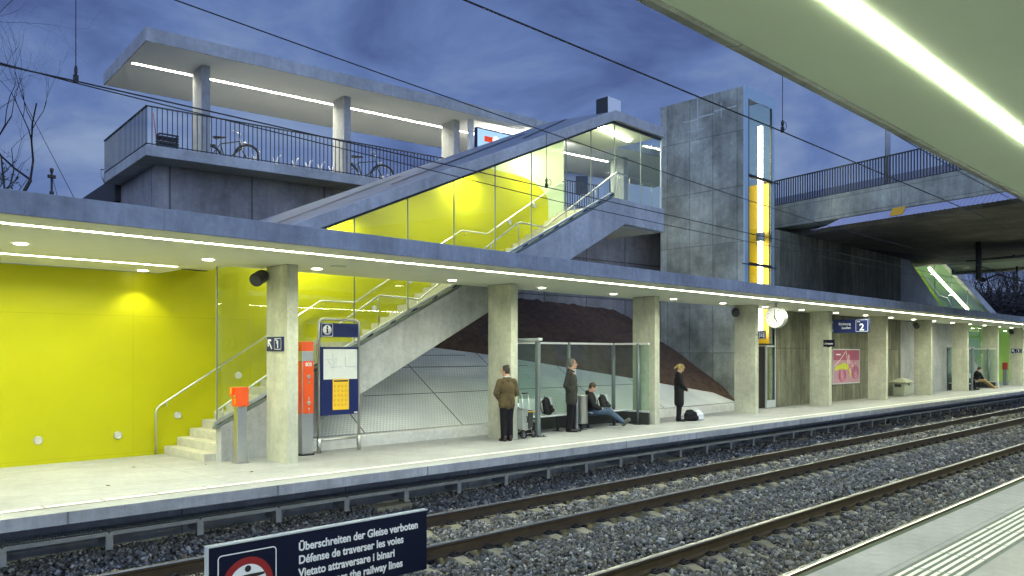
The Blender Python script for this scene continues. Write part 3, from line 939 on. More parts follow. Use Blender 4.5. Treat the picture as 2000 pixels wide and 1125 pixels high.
# ------------------------------------------------------------------ bus stop deck above, its railing, roof and furniture
A = R(-4.7); UX = Vector((math.cos(A), math.sin(A), 0)); UY = Vector((-math.sin(A), math.cos(A), 0))
DP = Vector((7.06, 19.64, 0)); GR = .0118
def dk(s_, t_, z): return DP + UX * s_ + UY * t_ + Vector((0, 0, z + GR * s_))
def dbox(mb, s0, s1, t0, t1, z0, z1):
    vs = [dk(s0,t0,z0), dk(s1,t0,z0), dk(s1,t1,z0), dk(s0,t1,z0), dk(s0,t0,z1), dk(s1,t0,z1), dk(s1,t1,z1), dk(s0,t1,z1)]
    mb.add(vs, [(0,3,2,1),(4,5,6,7),(0,1,5,4),(1,2,6,5),(2,3,7,6),(3,0,4,7)]); return mb
dkroot = thing('bus_stop_deck', 'raised concrete deck with overhanging slab on a panelled retaining wall', 'deck', DP[:])
d = MB(); dbox(d, 0, 23, 0, 4.12, 6.64, 6.90); up(d.build('slab', M['con'], bevel=.012), dkroot)
d = MB(); dbox(d, .45, 26, .85, 12, -1, 6.638); up(d.build('retaining_wall', M['con_panel']), dkroot)
d = MB(); dbox(d, .3, 23, 4.12, 12, 6.2, 6.88); up(d.build('road_fill', M['tarmac']), dkroot)
# railing
rl = thing('deck_railing', 'dark steel picket railing around the bus stop deck', 'railing', DP[:])
t = MB()
def drail(mb, a, b_, z0, h, step, mbp):
    """pickets along a->b (deck coordinates)"""
    L_ = math.hypot(b_[0]-a[0], b_[1]-a[1]); n_ = int(L_ / step)
    for i in range(n_ + 1):
        f_ = i / n_; s_ = a[0] + (b_[0]-a[0])*f_; t_ = a[1] + (b_[1]-a[1])*f_
        dbox(mbp, s_ - .006, s_ + .006, t_ - .016, t_ + .016, z0 - .03, z0 + h - .02)
pk = MB()
drail(None, (.03, .03), (15.5, .03), 6.93, .91, .118, pk)
up(pk.build('pickets', M['dark']), rl)
pk = MB()
drail(None, (.03, .03), (.03, 4.09), 6.93, .91, .118, pk)
up(pk.build('pickets', M['dark']), rl)
t = MB(); dbox(t, 0, 15.6, .005, .055, 7.82, 7.845); up(t.build('top_rail', M['dark']), rl)
t = MB(); dbox(t, .005, .055, .055, 4.12, 7.82, 7.845); up(t.build('top_rail', M['dark']), rl)
t = MB(); dbox(t, 0, 15.6, .01, .05, 6.925, 6.945); up(t.build('bottom_rail', M['dark']), rl)
t = MB(); dbox(t, .01, .05, .05, 4.12, 6.925, 6.945); up(t.build('bottom_rail', M['dark']), rl)
# roof over the stop
rf = thing('bus_stop_roof', 'long flat concrete roof on columns with light strip above the deck', 'roof', DP[:])
d = MB(); dbox(d, .03, 23.5, .03, 4.09, 9.45, 9.708); up(d.build('roof_slab', M['con']), rf)
d = MB(); dbox(d, 0, 23.5, 0, .0295, 9.382, 9.712); dbox(d, 0, .0295, .0296, 4.0895, 9.382, 9.712); dbox(d, 0, 23.5, 4.0905, 4.12, 9.382, 9.712); up(d.build('fascia', M['con']), rf)
d = MB(); dbox(d, .03, 23.4, .03, 1.76, 9.385, 9.4495); dbox(d, .03, 23.4, 1.88, 4.09, 9.385, 9.4495); dbox(d, .03, .148, 1.7605, 1.8795, 9.385, 9.4495); dbox(d, 17.905, 23.4, 1.7605, 1.8795, 9.385, 9.4495); up(d.build('ceiling', M['white']), rf)
for s_ in (1.58, 5.67, 9.62, 17.75):
    d = MB(); dbox(d, s_, s_ + .23, .82, 1.52, 6.9, 9.383); up(d.build('column', M['con'], bevel=.01), rf)
s_ = .15
while s_ < 17.9:
    e_ = min(s_ + 1.42, 17.9)
    if abs(s_ - 10.8) < 1.3: pass
    d = MB(); dbox(d, s_ + .008, e_ - .008, 1.77, 1.87, 9.43, 9.448); up(d.build('light_strip', M['lampw']), rf)
    s_ += 1.42
for s_, t_ in ((11.9, .75), (13.6, .4)):
    p_ = dk(s_, t_, 9.372)
    l = MB(); l.cyl(p_[:], .09, .01, 16); up(l.build('downlight', M['down']), rf)
    li = bpy.data.lights.new('added_fill', 'SPOT'); li.energy = 260; li.spot_size = R(130); li.spot_blend = .6; li.color = (1, .97, .82)  # added fill spot shining up to brighten the ceiling, without a fitting
    lo = bpy.data.objects.new('added_ceiling_fill', li); COL.objects.link(lo); q_ = dk(s_, t_, 8.2); lo.location = q_[:]; lo.rotation_euler = (R(180), 0, 0); up(lo, rf)
# illuminated station panel under the roof
sg = thing('backlit_sign', 'light blue backlit station panel with orange-red bar behind the stair roof', 'sign', dk(10.22, .40, 8.3)[:], A)
b = MB(); b.box(0, 1.9, 0, .12, 0, .86); b.build('frame', M['navy'], sg)
b = MB(); b.box(.04, 1.86, -.006, 0, .04, .82); b.build('light_panel', lamp('backlit pale blue', (.5, .78, 1), .8), sg)
b = MB(); b.box(.32, .86, -.014, -.0065, .44, .62); b.build('red_bar', lamp('backlit red', (.9, .07, .015), .7), sg)
b = MB(); b.lathe([(.001, -.02), (.15, -.02), (.15, -.0145)], (.80, 0, .53), 24, 'y'); b.build('white_disc', lamp('backlit white', (1, 1, .95), 1.0), sg)
d = MB(); dbox(d, 10.02, 10.18, .5, .62, 6.9, 9.383); o = d.build('partition_post', M['white']); tag(o, 'white post beside the backlit station panel under the bus stop roof', 'post')

# bicycles
def bike(name, label, loc, rz, steer=.25, frame=M['dark'], bars=M['steel']):
    t_ = thing(name, label, 'bicycle', loc, rz, 'bicycles parked on the deck')
    r_ = .34
    for wx in (0, 1.06):
        w_ = MB(); w_.tube([(wx + r_*math.cos(a), 0, r_ + r_*math.sin(a)) for a in [2*math.pi*i/28 for i in range(28)]], .019, 8, closed=True)
        wo_ = w_.build('wheel', M['rubber'], t_)
        s_ = MB(); s_.tube([(wx + .315*math.cos(a), 0, r_ + .315*math.sin(a)) for a in [2*math.pi*i/28 for i in range(28)]], .008, 6, closed=True)
        for i in range(16):
            a = 2*math.pi*i/16; s_.tube([(wx, .02*(1 if i % 2 else -1), r_), (wx + .31*math.cos(a), 0, r_ + .31*math.sin(a))], .0016, 4)
        s_.cyl((wx, -.03, r_), .02, .06, 10, 'y')
        s_.build('rim', M['steel'], wo_)
        m_ = MB(); m_.tube([(wx + .375*math.cos(a), 0, r_ + .375*math.sin(a)) for a in [R(v) for v in range(20, 175, 12)]], .014, 6); m_.build('mudguard', frame, t_)
    f_ = MB(); bb = (.46, 0, .28); sc_ = (.34, 0, .74); hd = (.88, 0, .80); hl = (.93, 0, .60)
    f_.tube([bb, sc_], .017, 8); f_.tube([sc_, hd], .016, 8); f_.tube([bb, hl], .019, 8); f_.tube([hd, hl], .02, 8); f_.tube([sc_, (0, .0, r_)], .011, 6); f_.tube([bb, (0, .05, r_)], .012, 6); f_.tube([bb, (0, -.05, r_)], .012, 6)
    f_.build('frame', frame, t_)
    f_ = MB(); f_.tube([hl, (.97, .045, .5), (1.06, .05, r_)], .012, 6); f_.tube([hl, (.97, -.045, .5), (1.06, -.05, r_)], .012, 6); f_.build('fork', frame, t_)
    f_ = MB(); f_.tube([hd, (.86, 0, .98)], .014, 8); f_.tube([(.72, -.30, 1.0), (.80, -.25, 1.03), (.88, -.1, 1.0), (.88, .1, 1.0), (.80, .25, 1.03), (.72, .30, 1.0)], .012, 8); f_.build('handlebar', bars, t_)
    f_ = MB(); f_.tube([sc_, (.32, 0, .90)], .013, 8); f_.build('seat_post', M['steel'], t_)
    f_ = MB(); f_.prism([(.14, -.08), (.20, -.10), (.36, -.03), (.50, -.018), (.50, .018), (.36, .03), (.20, .10), (.14, .08)], .89, .94, 'z'); f_.build('saddle', M['black'], t_, bevel=.015)
    f_ = MB(); f_.cyl((.46, -.05, .28), .09, .012, 20, 'y'); f_.tube([(.46, .06, .28), (.58, .06, .17)], .01, 6); f_.tube([(.46, -.06, .28), (.34, -.06, .39)], .01, 6); f_.box(.54, .62, .05, .13, .155, .18); f_.box(.30, .38, -.13, -.05, .38, .405); f_.build('crank', M['steel'], t_)
    f_ = MB(); f_.box(-.25, .2, -.07, .07, .70, .715); f_.tube([(-.2, .06, .7), (0, .06, r_)], .007, 6); f_.tube([(-.2, -.06, .7), (0, -.06, r_)], .007, 6); f_.build('rack', frame, t_)
    f_ = MB(); f_.ell((1.0, 0, .74), (.05, .05, .05), None, 10, 6); f_.build('lamp', M['steel'], t_)
    return t_
p_ = dk(2.15, 1.95, 6.9); bike('bicycle', 'black city bicycle with silver handlebar parked beside the leftmost deck column', p_[:], A - .75)
p_ = dk(6.15, 1.55, 6.9); bike('bicycle', 'dark bicycle leaning near the middle deck column, partly behind the railing', p_[:], A - .5, frame=mat('dull green frame', (.03, .06, .05), .4))
# bike rack hoops: curved pale holders
for i, s_ in enumerate((3.15, 3.75, 4.3, 4.72, 5.1, 5.45)):
    t_ = MB(); t_.tube([(0, 0, 0), (0, 0, .36), (.04, 0, .47), (.10, 0, .52)], .022, 8); t_.tube([(.0, .10, 0), (.0, .10, .30), (-.08, .10, .44)], .02, 8); t_.box(-.12, .12, -.05, .16, 0, .02)
    o = t_.build('rack_holder', M['white'], loc=dk(s_, 1.1, 6.9)[:], rot=(0, 0, A)); tag(o, 'pale upright wheel holder of the empty bicycle rack behind the deck railing', 'bike rack', 'wheel holders of the bicycle rack')
def crate(label, loc):
    c = MB()
    for k in range(3):
        z = k * .135
        for (a, b_, c_, d_) in ((-.23, .23, -.16, -.145), (-.23, .23, .145, .16), (-.23, -.215, -.145, .145), (.215, .23, -.145, .145)):
            c.box(a, b_, c_, d_, z, z + .05); c.box(a, b_, c_, d_, z + .075, z + .115)
        c.box(-.22, .22, -.15, .15, z, z + .02)
    return tag(c.build('crate_stack', M['black'], loc=loc, rot=(0, 0, A)), label, 'crates')
crate('black slatted crates stacked in the front corner of the deck railing', dk(.62, .45, 6.92)[:])
o = MB(); o.tube([(0, 0, 0), (-.08, 0, .62)], .011, 8)
tag(o.build('marker_pole', M['orange'], loc=dk(.38, .5, 7.2)[:]), 'short red and white pole sticking up from the crates on the deck', 'pole')
sdr = MB(); sdr.tube([dk(-.03, 4.0, 7.0), dk(-.12, 3.9, 6.98), dk(-.12, 3.85, 6.8), dk(-.04, 3.8, 6.6)], .02, 8)
tag(sdr.build('drain_hose', M['galv']), 'grey hose looped over the left edge of the deck slab', 'hose')

# ------------------------------------------------------------------ lift tower
tw = thing('lift_tower', 'tall concrete lift tower with a glazed front and glowing vertical tube', 'tower', (24.93, 13.88, 0))
XT0, XT1, YT0, YT1, ZT = 24.93, 27.04, 13.88, 17.37, 11.16
w = MB(); w.box(XT0, XT0 + .22, YT0 + .06, YT1, -.3, ZT); up(w.build('concrete_wall', M['con_tower'], bevel=.01), tw)
w = MB(); w.box(XT0 + .221, XT1, YT1 - .22, YT1, -.3, ZT); up(w.build('concrete_wall', M['con_tower']), tw)
w = MB(); w.box(XT1 - .05, XT1, YT0 + .07, YT1 - .221, 6.0, ZT - .03); up(w.build('side_glass', M['glass2']), tw)
w = MB(); w.box(XT1 - .2, XT1, YT0 + .07, YT1 - .221, -.3, 5.99); up(w.build('concrete_wall', M['con_dark']), tw)
w = MB(); w.box(XT0 + .22, XT1, YT0 + .06, YT1 - .22, ZT - .03, ZT + .0); up(w.build('roof', M['galv']), tw)
blue = mat('pale blue enamelled frame', (.42, .56, .64), .4, .2)
fr = MB()
def frm(x0, x1, z0, z1): fr.box(x0, x1, YT0 - .004, YT0 + .055, z0, z1)
frm(XT0 + .002, 25.17, 3.0, ZT - .005); frm(26.85, XT1, 3.0, ZT - .005); frm(25.171, 26.849, 10.76, ZT - .005)
up(fr.build('frame', blue), tw)
fr = MB()
for z in (5.03, 8.10): fr.box(25.171, 26.849, YT0 - .02, YT0 + .05, z - .05, z + .05)
fr.box(25.171, 25.21, YT0 - .012, YT0 + .05, 3.0, 10.76); fr.box(26.81, 26.849, YT0 - .012, YT0 + .05, 3.0, 10.76)
for z in (8.10, 5.03): fr.box(24.7, 27.15, YT0 - .05, YT0 - .022, z - .045, z - .015) if z < 6 else fr.box(25.171, 27.3, YT0 - .05, YT0 - .022, z - .02, z + .02)
up(fr.build('mullion', M['dark']), tw)
for (z0, z1) in ((3.0, 4.98), (5.08, 8.05), (8.15, 10.755)):
    gl = MB(); gl.box(25.212, 26.808, YT0 + .012, YT0 + .026, z0, z1); up(gl.build('glass_pane', M['glass']), tw)
ls = MB(); xx = XT0 - .004
for (y0, y1, z0, z1) in ((15.1, 15.73, 10.42, 10.47), (14.2, 15.07, 10.50, 10.54), (15.76, 16.35, 10.36, 10.40), (15.735, 15.775, 9.95, 11.14), (14.78, 14.81, 10.25, 10.78), (15.5, 16.2, 9.98, 10.01)):
    ls.box(xx, XT0 + .01, y0, y1, z0, z1)
up(ls.build('lime_streaks', mat('lime streaks', (.46, .50, .50), .9, noise=(12, .3))), tw)
tb = MB()
tb.cyl((26.52, 14.15, 2.55), .085, 7.55, 16); up(tb.build('light_tube', lamp('shaft tube', (1, .97, .80), 16)), tw)
w = MB(); w.box(26.80, 26.835, 13.96, 17.1, -.05, 8.08); up(w.build('yellow_panel', mat('amber yellow paint', (.46, .30, .004), .5)), tw)
w = MB(); w.box(25.152, 26.98, 16.9, 16.94, 8.085, 11.1); up(w.build('inner_panel', mat('pale blue lining', (.30, .42, .50), .5)), tw)
cb = MB(); cb.lathe([(.13, 5.95), (.155, 5.97), (.155, 6.08), (.14, 6.1), (.155, 6.16), (.155, 6.26), (.13, 6.28), (.09, 6.28), (.09, 5.95), (.13, 5.95)], (26.52, 14.15, 0), 20)
up(cb.build('tube_clamp', M['galv']), tw)
# lift entrance at platform level
w = MB(); w.box(25.16, 26.46, 13.93, 13.98, fz(13.9) + .0, 2.16); up(w.build('door_panel', mat('dark bronze panel', (.030, .022, .016), .4, .6)), tw)
w = MB(); w.box(26.44, 26.48, 13.86, 14.4, fz(13.9), 2.2); w.box(27.06, 27.11, 13.86, 13.95, fz(13.9), 3.46); w.box(26.481, 27.059, 13.86, 13.93, 2.14, 2.2); w.box(26.481, 27.059, 13.86, 13.93, fz(13.9), .22); up(w.build('door_frame', M['lgrey']), tw)
w = MB(); w.box(26.481, 27.059, 13.89, 13.905, .22, 2.14); up(w.build('door_glass', M['glass2']), tw)
w = MB(); w.box(26.56, 26.80, 14.3, 14.34, fz(14), 2.1); w.box(26.85, 26.95, 14.2, 14.24, fz(14), 2.1); up(w.build('lift_interior', M['dark']), tw)
w = MB(); w.box(25.16, 27.059, 13.9, 13.95, 2.21, 2.26); up(w.build('door_head', M['dark']), tw)

# ------------------------------------------------------------------ road bridge
BA = R(78.06); VX = Vector((math.cos(BA), math.sin(BA), 0)); VN = Vector((math.sin(BA), -math.cos(BA), 0))   # along the bridge / across it (+X)
BP = Vector((28.6, 14.652, 0))
def bk(s_, t_, z): return BP + VX * s_ + VN * t_ + Vector((0, 0, z))
def bbox(mb, s0, s1, t0, t1, z0, z1):
    vs = [bk(s0,t0,z0), bk(s1,t0,z0), bk(s1,t1,z0), bk(s0,t1,z0), bk(s0,t0,z1), bk(s1,t0,z1), bk(s1,t1,z1), bk(s0,t1,z1)]
    mb.add(vs, [(0,1,2,3),(7,6,5,4),(4,5,1,0),(5,6,2,1),(6,7,3,2),(7,4,0,3)]); return mb
br = thing('road_bridge', 'dark concrete road bridge crossing both tracks beside the lift tower', 'bridge', BP[:])
d = MB(); bbox(d, -40, .45, 0, .9, 6.71, 7.58); up(d.build('edge_beam', M['con_dark'], bevel=.015), br)
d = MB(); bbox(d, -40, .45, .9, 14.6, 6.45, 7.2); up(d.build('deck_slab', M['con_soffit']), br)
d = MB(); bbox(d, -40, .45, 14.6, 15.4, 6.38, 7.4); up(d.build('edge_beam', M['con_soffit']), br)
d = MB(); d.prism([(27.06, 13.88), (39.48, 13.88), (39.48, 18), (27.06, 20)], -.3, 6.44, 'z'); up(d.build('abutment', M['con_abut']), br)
d = MB(); bbox(d, .46, 60, .05, 15.4, 6.45, 7.2); up(d.build('approach_road', M['tarmac']), br)
brl = thing('bridge_railing', 'dark picket railing on top of the bridge edge beam', 'railing', BP[:])
pk = MB()
n_ = int(26 / .105)
for i in range(n_):
    s_ = .4 - i * .105
    bbox(pk, s_ - .019, s_ + .019, .1, .125, 7.60, 8.54)
up(pk.build('pickets', M['dark']), brl)
d = MB(); bbox(d, -26, 6, .08, .15, 8.54, 8.575); up(d.build('top_rail', M['dark']), brl)
d = MB(); bbox(d, -26, 6, .09, .14, 7.60, 7.63); up(d.build('bottom_rail', M['dark']), brl)
pk = MB()
for i in range(52): bbox(pk, .57 + i*.105 - .019, .57 + i*.105 + .019, .1, .125, 7.25, 8.54)
up(pk.build('pickets', M['dark']), brl)
# corrugated shield under the beam
cs = MB(); n_ = 640; vs = []
for i in range(n_ + 1):
    s_ = -1.93 - (i / n_) * 18; wv = .03 * math.sin(i * 2 * math.pi / 5)
    cut = max(0, 1 - i / 36)
    q0 = bk(s_, -.12 + wv, 6.69 - .30 * cut - .03); q1 = bk(s_, -.50 + wv, 6.36)
    vs += [q0, q1]
cs.add(vs, [(i*2, i*2+1, i*2+3, i*2+2) for i in range(n_)])
o = cs.build('corrugated_shield', mat('bluish corrugated steel', (.36, .37, .50), .55, .1)); so = o.modifiers.new('thick', 'SOLIDIFY'); so.thickness = .006
tag(o, 'bluish corrugated metal shield hung along the underside of the bridge edge', 'shield')
yb = MB(); yb.add([bk(-4.98, -.30, 6.69), bk(-5.42, -.30, 6.69), bk(-5.42, -.46, 6.42), bk(-4.98, -.46, 6.42)], [(0, 1, 2, 3)])
o = yb.build('warning_plate', mat('amber plate', (.60, .33, .01), .5)); so = o.modifiers.new('thick', 'SOLIDIFY'); so.thickness = .02; so.offset = 1
tag(o, 'blank amber-yellow plate fixed on the corrugated bridge shield', 'plate')
# pale soffit panel and far beam on the other side of the bridge
d = MB(); d.prism([(36.6, 10.9), (39.6, 11.6), (39.6, -4), (36.6, -4)], 5.62, 5.72, 'z')
o = d.build('soffit_panel', M['pale']); tag(o, 'pale ceiling panel hanging beyond the dark bridge soffit', 'panel')
d = MB(); d.prism([(39.6, 11.7), (39.9, 11.8), (39.9, -4), (39.6, -4)], 5.5, 5.74, 'z')
o = d.build('soffit_beam', M['con_dark']); tag(o, 'narrow dark beam along the far edge of the pale soffit panel', 'beam')
# street lamp and car and roof seen over the bridge
lp = thing('street_lamp', 'slim grey street lamp pole rising behind the bridge railing', 'street lamp', (29.75, 10.9, 7.2))
q_ = MB(); q_.tube([(0, 0, 0), (0, 0, 6.5)], [.10, .07], 12); q_.build('pole', M['galv'], lp)
q_ = MB(); q_.tube([(0, 0, 6.5), (.9, -.3, 6.7)], .04, 8); q_.box(.7, 1.4, -.45, -.2, 6.65, 6.75); q_.build('lamp_head', M['galv'], lp)
cr = thing('car', 'dark car with two lit headlights driving over the bridge', 'car', bk(4.8, 5.5, 7.2)[:], BA + math.pi)
c_ = MB(); c_.prism([(-2.1, .3), (2.0, .3), (2.1, .55), (2.0, .78), (1.1, .92), (.5, 1.38), (-1.1, 1.42), (-1.9, .98), (-2.12, .9)], -.82, .82, 'y'); c_.build('body', mat('dark car paint', (.03, .03, .04), .25, .3, coat=.6), cr, bevel=.06)
c_ = MB(); c_.prism([(1.0, .95), (.5, 1.33), (-1.05, 1.37), (-1.7, 1.0)], -.826, .826, 'y'); c_.build('windows', M['black'], cr)
for x in (-1.3, 1.35):
    for y in (-.78, .62):
        w_ = MB(); w_.cyl((x, y, .32), .32, .17, 20, 'y'); w_.build('wheel', M['rubber'], cr)
for y in (-.62, .62):
    w_ = MB(); w_.ell((2.06, y, .68), (.06, .13, .09)); w_.build('headlight', lamp('headlight', (1, .86, .5), 9), cr)
hb = thing('far_building', 'long low building with grey roof showing behind the bridge railing', 'building', bk(14, 14, 7)[:], BA)
c_ = MB(); c_.box(-19, 6, -4, 4, 0, 2.3); c_.build('wall', mat('dim facade', (.20, .19, .2), .8, noise=(1, .2)), hb)
c_ = MB(); c_.prism([(-4.4, 2.3), (4.4, 2.3), (0, 4.2)], -19.3, 6.3, 'x'); c_.build('roof', mat('slate roof', (.16, .16, .19), .7), hb)

# ------------------------------------------------------------------ second stair beyond the bridge
s2 = thing('far_stairway', 'second green glazed stairway descending beyond the bridge', 'stairway', (44, 13.9, 0))
def Ln(a, b_, x): return a[1] + (b_[1]-a[1]) * (x - a[0]) / (b_[0]-a[0])
lo_a, lo_b = (40.732, 5.889), (45.195, 4.39)     # sloping wall edge (parapet top)
slope = -.5035
w = MB(); w.prism([(39.5, -.2), (54.5, -.2), (45.195, 4.39), (40.7, 6.43), (39.5, 6.43)], 13.9, 14.1, 'y'); up(w.build('parapet', M['con']), s2)
w = MB(); w.prism([(43.8, -.2), (80, -.2), (80, 3.46), (56.3, 3.9), (47.0, 7.9), (43.8, 7.9)], 15.95, 16.15, 'y'); up(w.build('wall', mat('leaf green paint', (.36, .60, .02), .4, coat=.2)), s2)
w = MB(); w.prism([(45.6, 7.0), (56.3, 4.0), (56.3, 3.6), (45.6, 6.6)], 13.75, 13.95, 'y'); up(w.build('roof_beam', M['con']), s2)
w = MB(); w.prism([(44.0, 7.6), (56.3, 4.1), (56.3, 4.0), (44.0, 7.4)], 13.96, 16.3, 'y'); up(w.build('roof', mat('green soffit paint', (.22, .34, .06), .6)), s2)
w = MB(); w.prism([(45.3, 4.42), (53.6, .3), (55.2, 3.9), (46.3, 6.5), (42.0, 7.4), (41.0, 6.45)], 13.85, 13.865, 'y'); up(w.build('glass_pane', M['glass']), s2)
for x in (44.2, 46.9, 49.6, 52):
    j = MB(); j.box(x - .012, x + .012, 13.845, 13.872, max(.3, 4.45 - .5 * (x - 45.2)), 6.5 - .29 * max(0, x - 46.3)); up(j.build('pane_joint', M['grey']), s2)
l = MB(); l.prism([(43.936, 6.25), (50.355, 4.38), (50.355, 4.48), (43.936, 6.35)], 14.0, 14.09, 'y'); up(l.build('light_strip', lamp('far stair tube', (1, .97, .70), 22)), s2)
w = MB(); w.prism([(42.5, 6.0), (46, 4.2), (47.5, 4.2), (54.8, .2), (54.8, 0), (47.5, 4.0), (46, 4.0), (42.5, 5.8)], 14.12, 15.94, 'y'); up(w.build('stairs', M['con_step']), s2)
w = MB(); w.tube([(43.6, 14.2, 6.0), (46.0, 14.2, 5.0), (47.3, 14.2, 4.95), (54, 14.2, 1.2)], .02, 8); up(w.build('handrail', M['steel']), s2)
for (x, y) in ((50.5, 14.9), (54, 14.8), (58, 15), (62, 15)):
    l = MB(); l.cyl((x, y, 3.44), .09, .012, 12); up(l.build('downlight', M['down']), s2)
for (x, y, z) in ((47.5, 15, 6.3), (50.5, 15, 5.3), (53.5, 15, 4.4)):
    l = MB(); l.cyl((x, y, z), .09, .012, 12); up(l.build('downlight', M['down']), s2)
    li = bpy.data.lights.new('downlight', 'SPOT'); li.energy = 32; li.spot_size = R(130); li.spot_blend = .5; li.color = (1, .97, .6)
    lo = bpy.data.objects.new('downlight_lamp', li); COL.objects.link(lo); lo.location = (x, y, z - .05); up(lo, s2)

# house seen through the gallery glass
hs = thing('far_house', 'pale far house with dark roof seen through the gallery glass', 'house', (55.6, 43.6, 0), R(-45))
c_ = MB(); c_.box(-5.2, 3.6, -4, 4, 0, 17.3); c_.build('wall', mat('pale plaster', (.55, .56, .60), .8), hs)
c_ = MB(); c_.prism([(-4.6, 17.3), (4.6, 17.3), (0, 20.0)], -5.5, 3.9, 'x'); c_.build('roof', mat('dark roof tiles', (.035, .035, .04), .8, noise=(2, .2)), hs)
c_ = MB(); c_.box(-5.6, 4.0, -4.75, -4.58, 17.1, 17.32); c_.build('gutter', M['dark'], hs)
for x in (-3.2, -.4):
    c_ = MB(); c_.box(x-.5, x+.5, -4.05, -3.99, 15.2, 16.7); c_.build('window', M['dark'], hs)
# ------------------------------------------------------------------ signs, posts and clock
def rrect(w, h, r, n=5):
    pts = []
    for (cx_, cy_, a0) in ((w/2-r, h/2-r, 0), (-w/2+r, h/2-r, 90), (-w/2+r, -h/2+r, 180), (w/2-r, -h/2+r, 270)):
        for k in range(n+1):
            a = R(a0 + 90*k/n); pts.append((cx_ + r*math.cos(a), cy_ + r*math.sin(a)))
    return pts
def ring(w, h, r, t, dy, mb=None):
    """thin raised outline in the local XZ plane, facing -Y"""
    mb = mb or MB()
    o_, i_ = rrect(w, h, r), rrect(w-2*t, h-2*t, max(r-t, .001)); n = len(o_)
    vs = [(p[0], dy, p[1]) for p in o_] + [(p[0], dy, p[1]) for p in i_]
    mb.add(vs, [(i, (i+1) % n, (i+1) % n + n, i+n) for i in range(n)])
    return mb
def solid(w, h, r, y0, y1, mb=None, n=5):
    mb = mb or MB(); mb.prism(rrect(w, h, r, n), y0, y1, 'y'); return mb
def poly2(pts, dy, mb=None):
    mb = mb or MB(); mb.add([(x, dy, z) for x, z in pts], [list(range(len(pts)))]); return mb

# arrow sign on the first column (and its twin far away)
def arrow_sign(label, loc):
    t = thing('platform_sign', label, 'sign', loc, R(-90), 'signs pointing up to platform 1')
    b = solid(.575, .255, .01, 0, .035); b.build('panel', M['navy'], t, bevel=.004)
    a = MB()
    # arrow pointing up left
    poly2([(-.245, .085), (-.115, .085), (-.115, .050), (-.210, .050)], -.003, a); poly2([(-.245, .085), (-.210, .050), (-.210, -.045), (-.245, -.045)], -.003, a)
    poly2([(-.222, .038), (-.198, .062), (-.075, -.075), (-.105, -.10)], -.0034, a)
    a.build('arrow', M['letter'], t)
    f_ = ring(.25, .20, .025, .010, -.003); f_ = f_.build('frame_line', M['letter'], t); f_.location = (.12, 0, 0)
    one = MB(); poly2([(.105, -.075), (.14, -.075), (.14, .06), (.105, .06), (.075, .025), (.075, .0), (.105, .022)], -.0036, one); one.build('number', M['letter'], t)
    text('Gleis', .035, M['letter'], t, (.03, -.003, .058), FRONT, 'LEFT', .001)
    return t
arrow_sign('dark blue sign with up-left arrow and number 1 on the first big column', (6.895, 13.035, 2.07))
arrow_sign('dark blue sign with up-left arrow and number 1 on the far right column', (56.25, 13.0, 2.07))

# speakers / cameras on the columns
def speaker(label, loc, rz, tilt=-22, s=1.0):
    t = thing('column_speaker', label, 'speaker', loc, rz, 'black speakers on the columns')
    b = MB(); b.lathe([(.001, -.20), (.105, -.20), (.118, -.195), (.122, -.17), (.122, .06), (.10, .12), (.085, .16), (.001, .165)], (0, 0, 0), 24, 'x')
    o = b.build('housing', M['black'], t); o.rotation_euler = (0, R(tilt), R(35)); o.location = (-.16, -.03, 0); o.scale = (s, s, s)
    g_ = MB(); g_.cyl((-.203, 0, 0), .095, .004, 20, 'x'); gg_ = g_.build('grille', M['dark'], o)
    b = MB(); b.tube([(0, 0, 0.02), (-.08, 0, .02), (-.12, -.01, .01)], .018, 8); b.box(-.012, 0, -.05, .05, -.04, .08); b.build('bracket', M['galv'], t)
speaker('black cylindrical speaker on the yellow-lit side of the first column', (6.93, 13.34, 3.27), 0)
speaker('black speaker high on the column left of the hanging clock', (23.385, 13.30, 3.26), 0, -22, 1.0)
speaker('black speaker on the column to the right of the grit bin', (39.84, 13.3, 3.24), 0, -22, 1)
speaker('black speaker on the column carrying the far arrow sign', (56.29, 13.3, 3.26), 0, -22, 1)

# lift pictogram
t = thing('lift_sign', 'small square blue lift pictogram sign on the column below the clock', 'sign', (23.33, 12.40, 2.50), R(-90))
solid(.27, .27, .02, 0, .03).build('panel', M['navy'], t, bevel=.004)
mb = ring(.24, .24, .03, .007, -.003)
for x in (-.075, .075): poly2([(x-.011, -.095), (x+.011, -.095), (x+.011, .095), (x-.011, .095)], -.0035, mb)
mb2 = ring(.10, .12, .005, .012, -.0035, mb)
poly2([(-.014, -.05), (.014, -.05), (.014, .02), (-.014, .02)], -.0035, mb); poly2([(-.03, .07), (0, .098), (.03, .07)], -.0035, mb)
mb.build('pictogram', M['letter'], t)
b = MB(); b.box(-.22, -.135, .005, .02, -.02, .02); b.build('bracket', M['galv'], t)

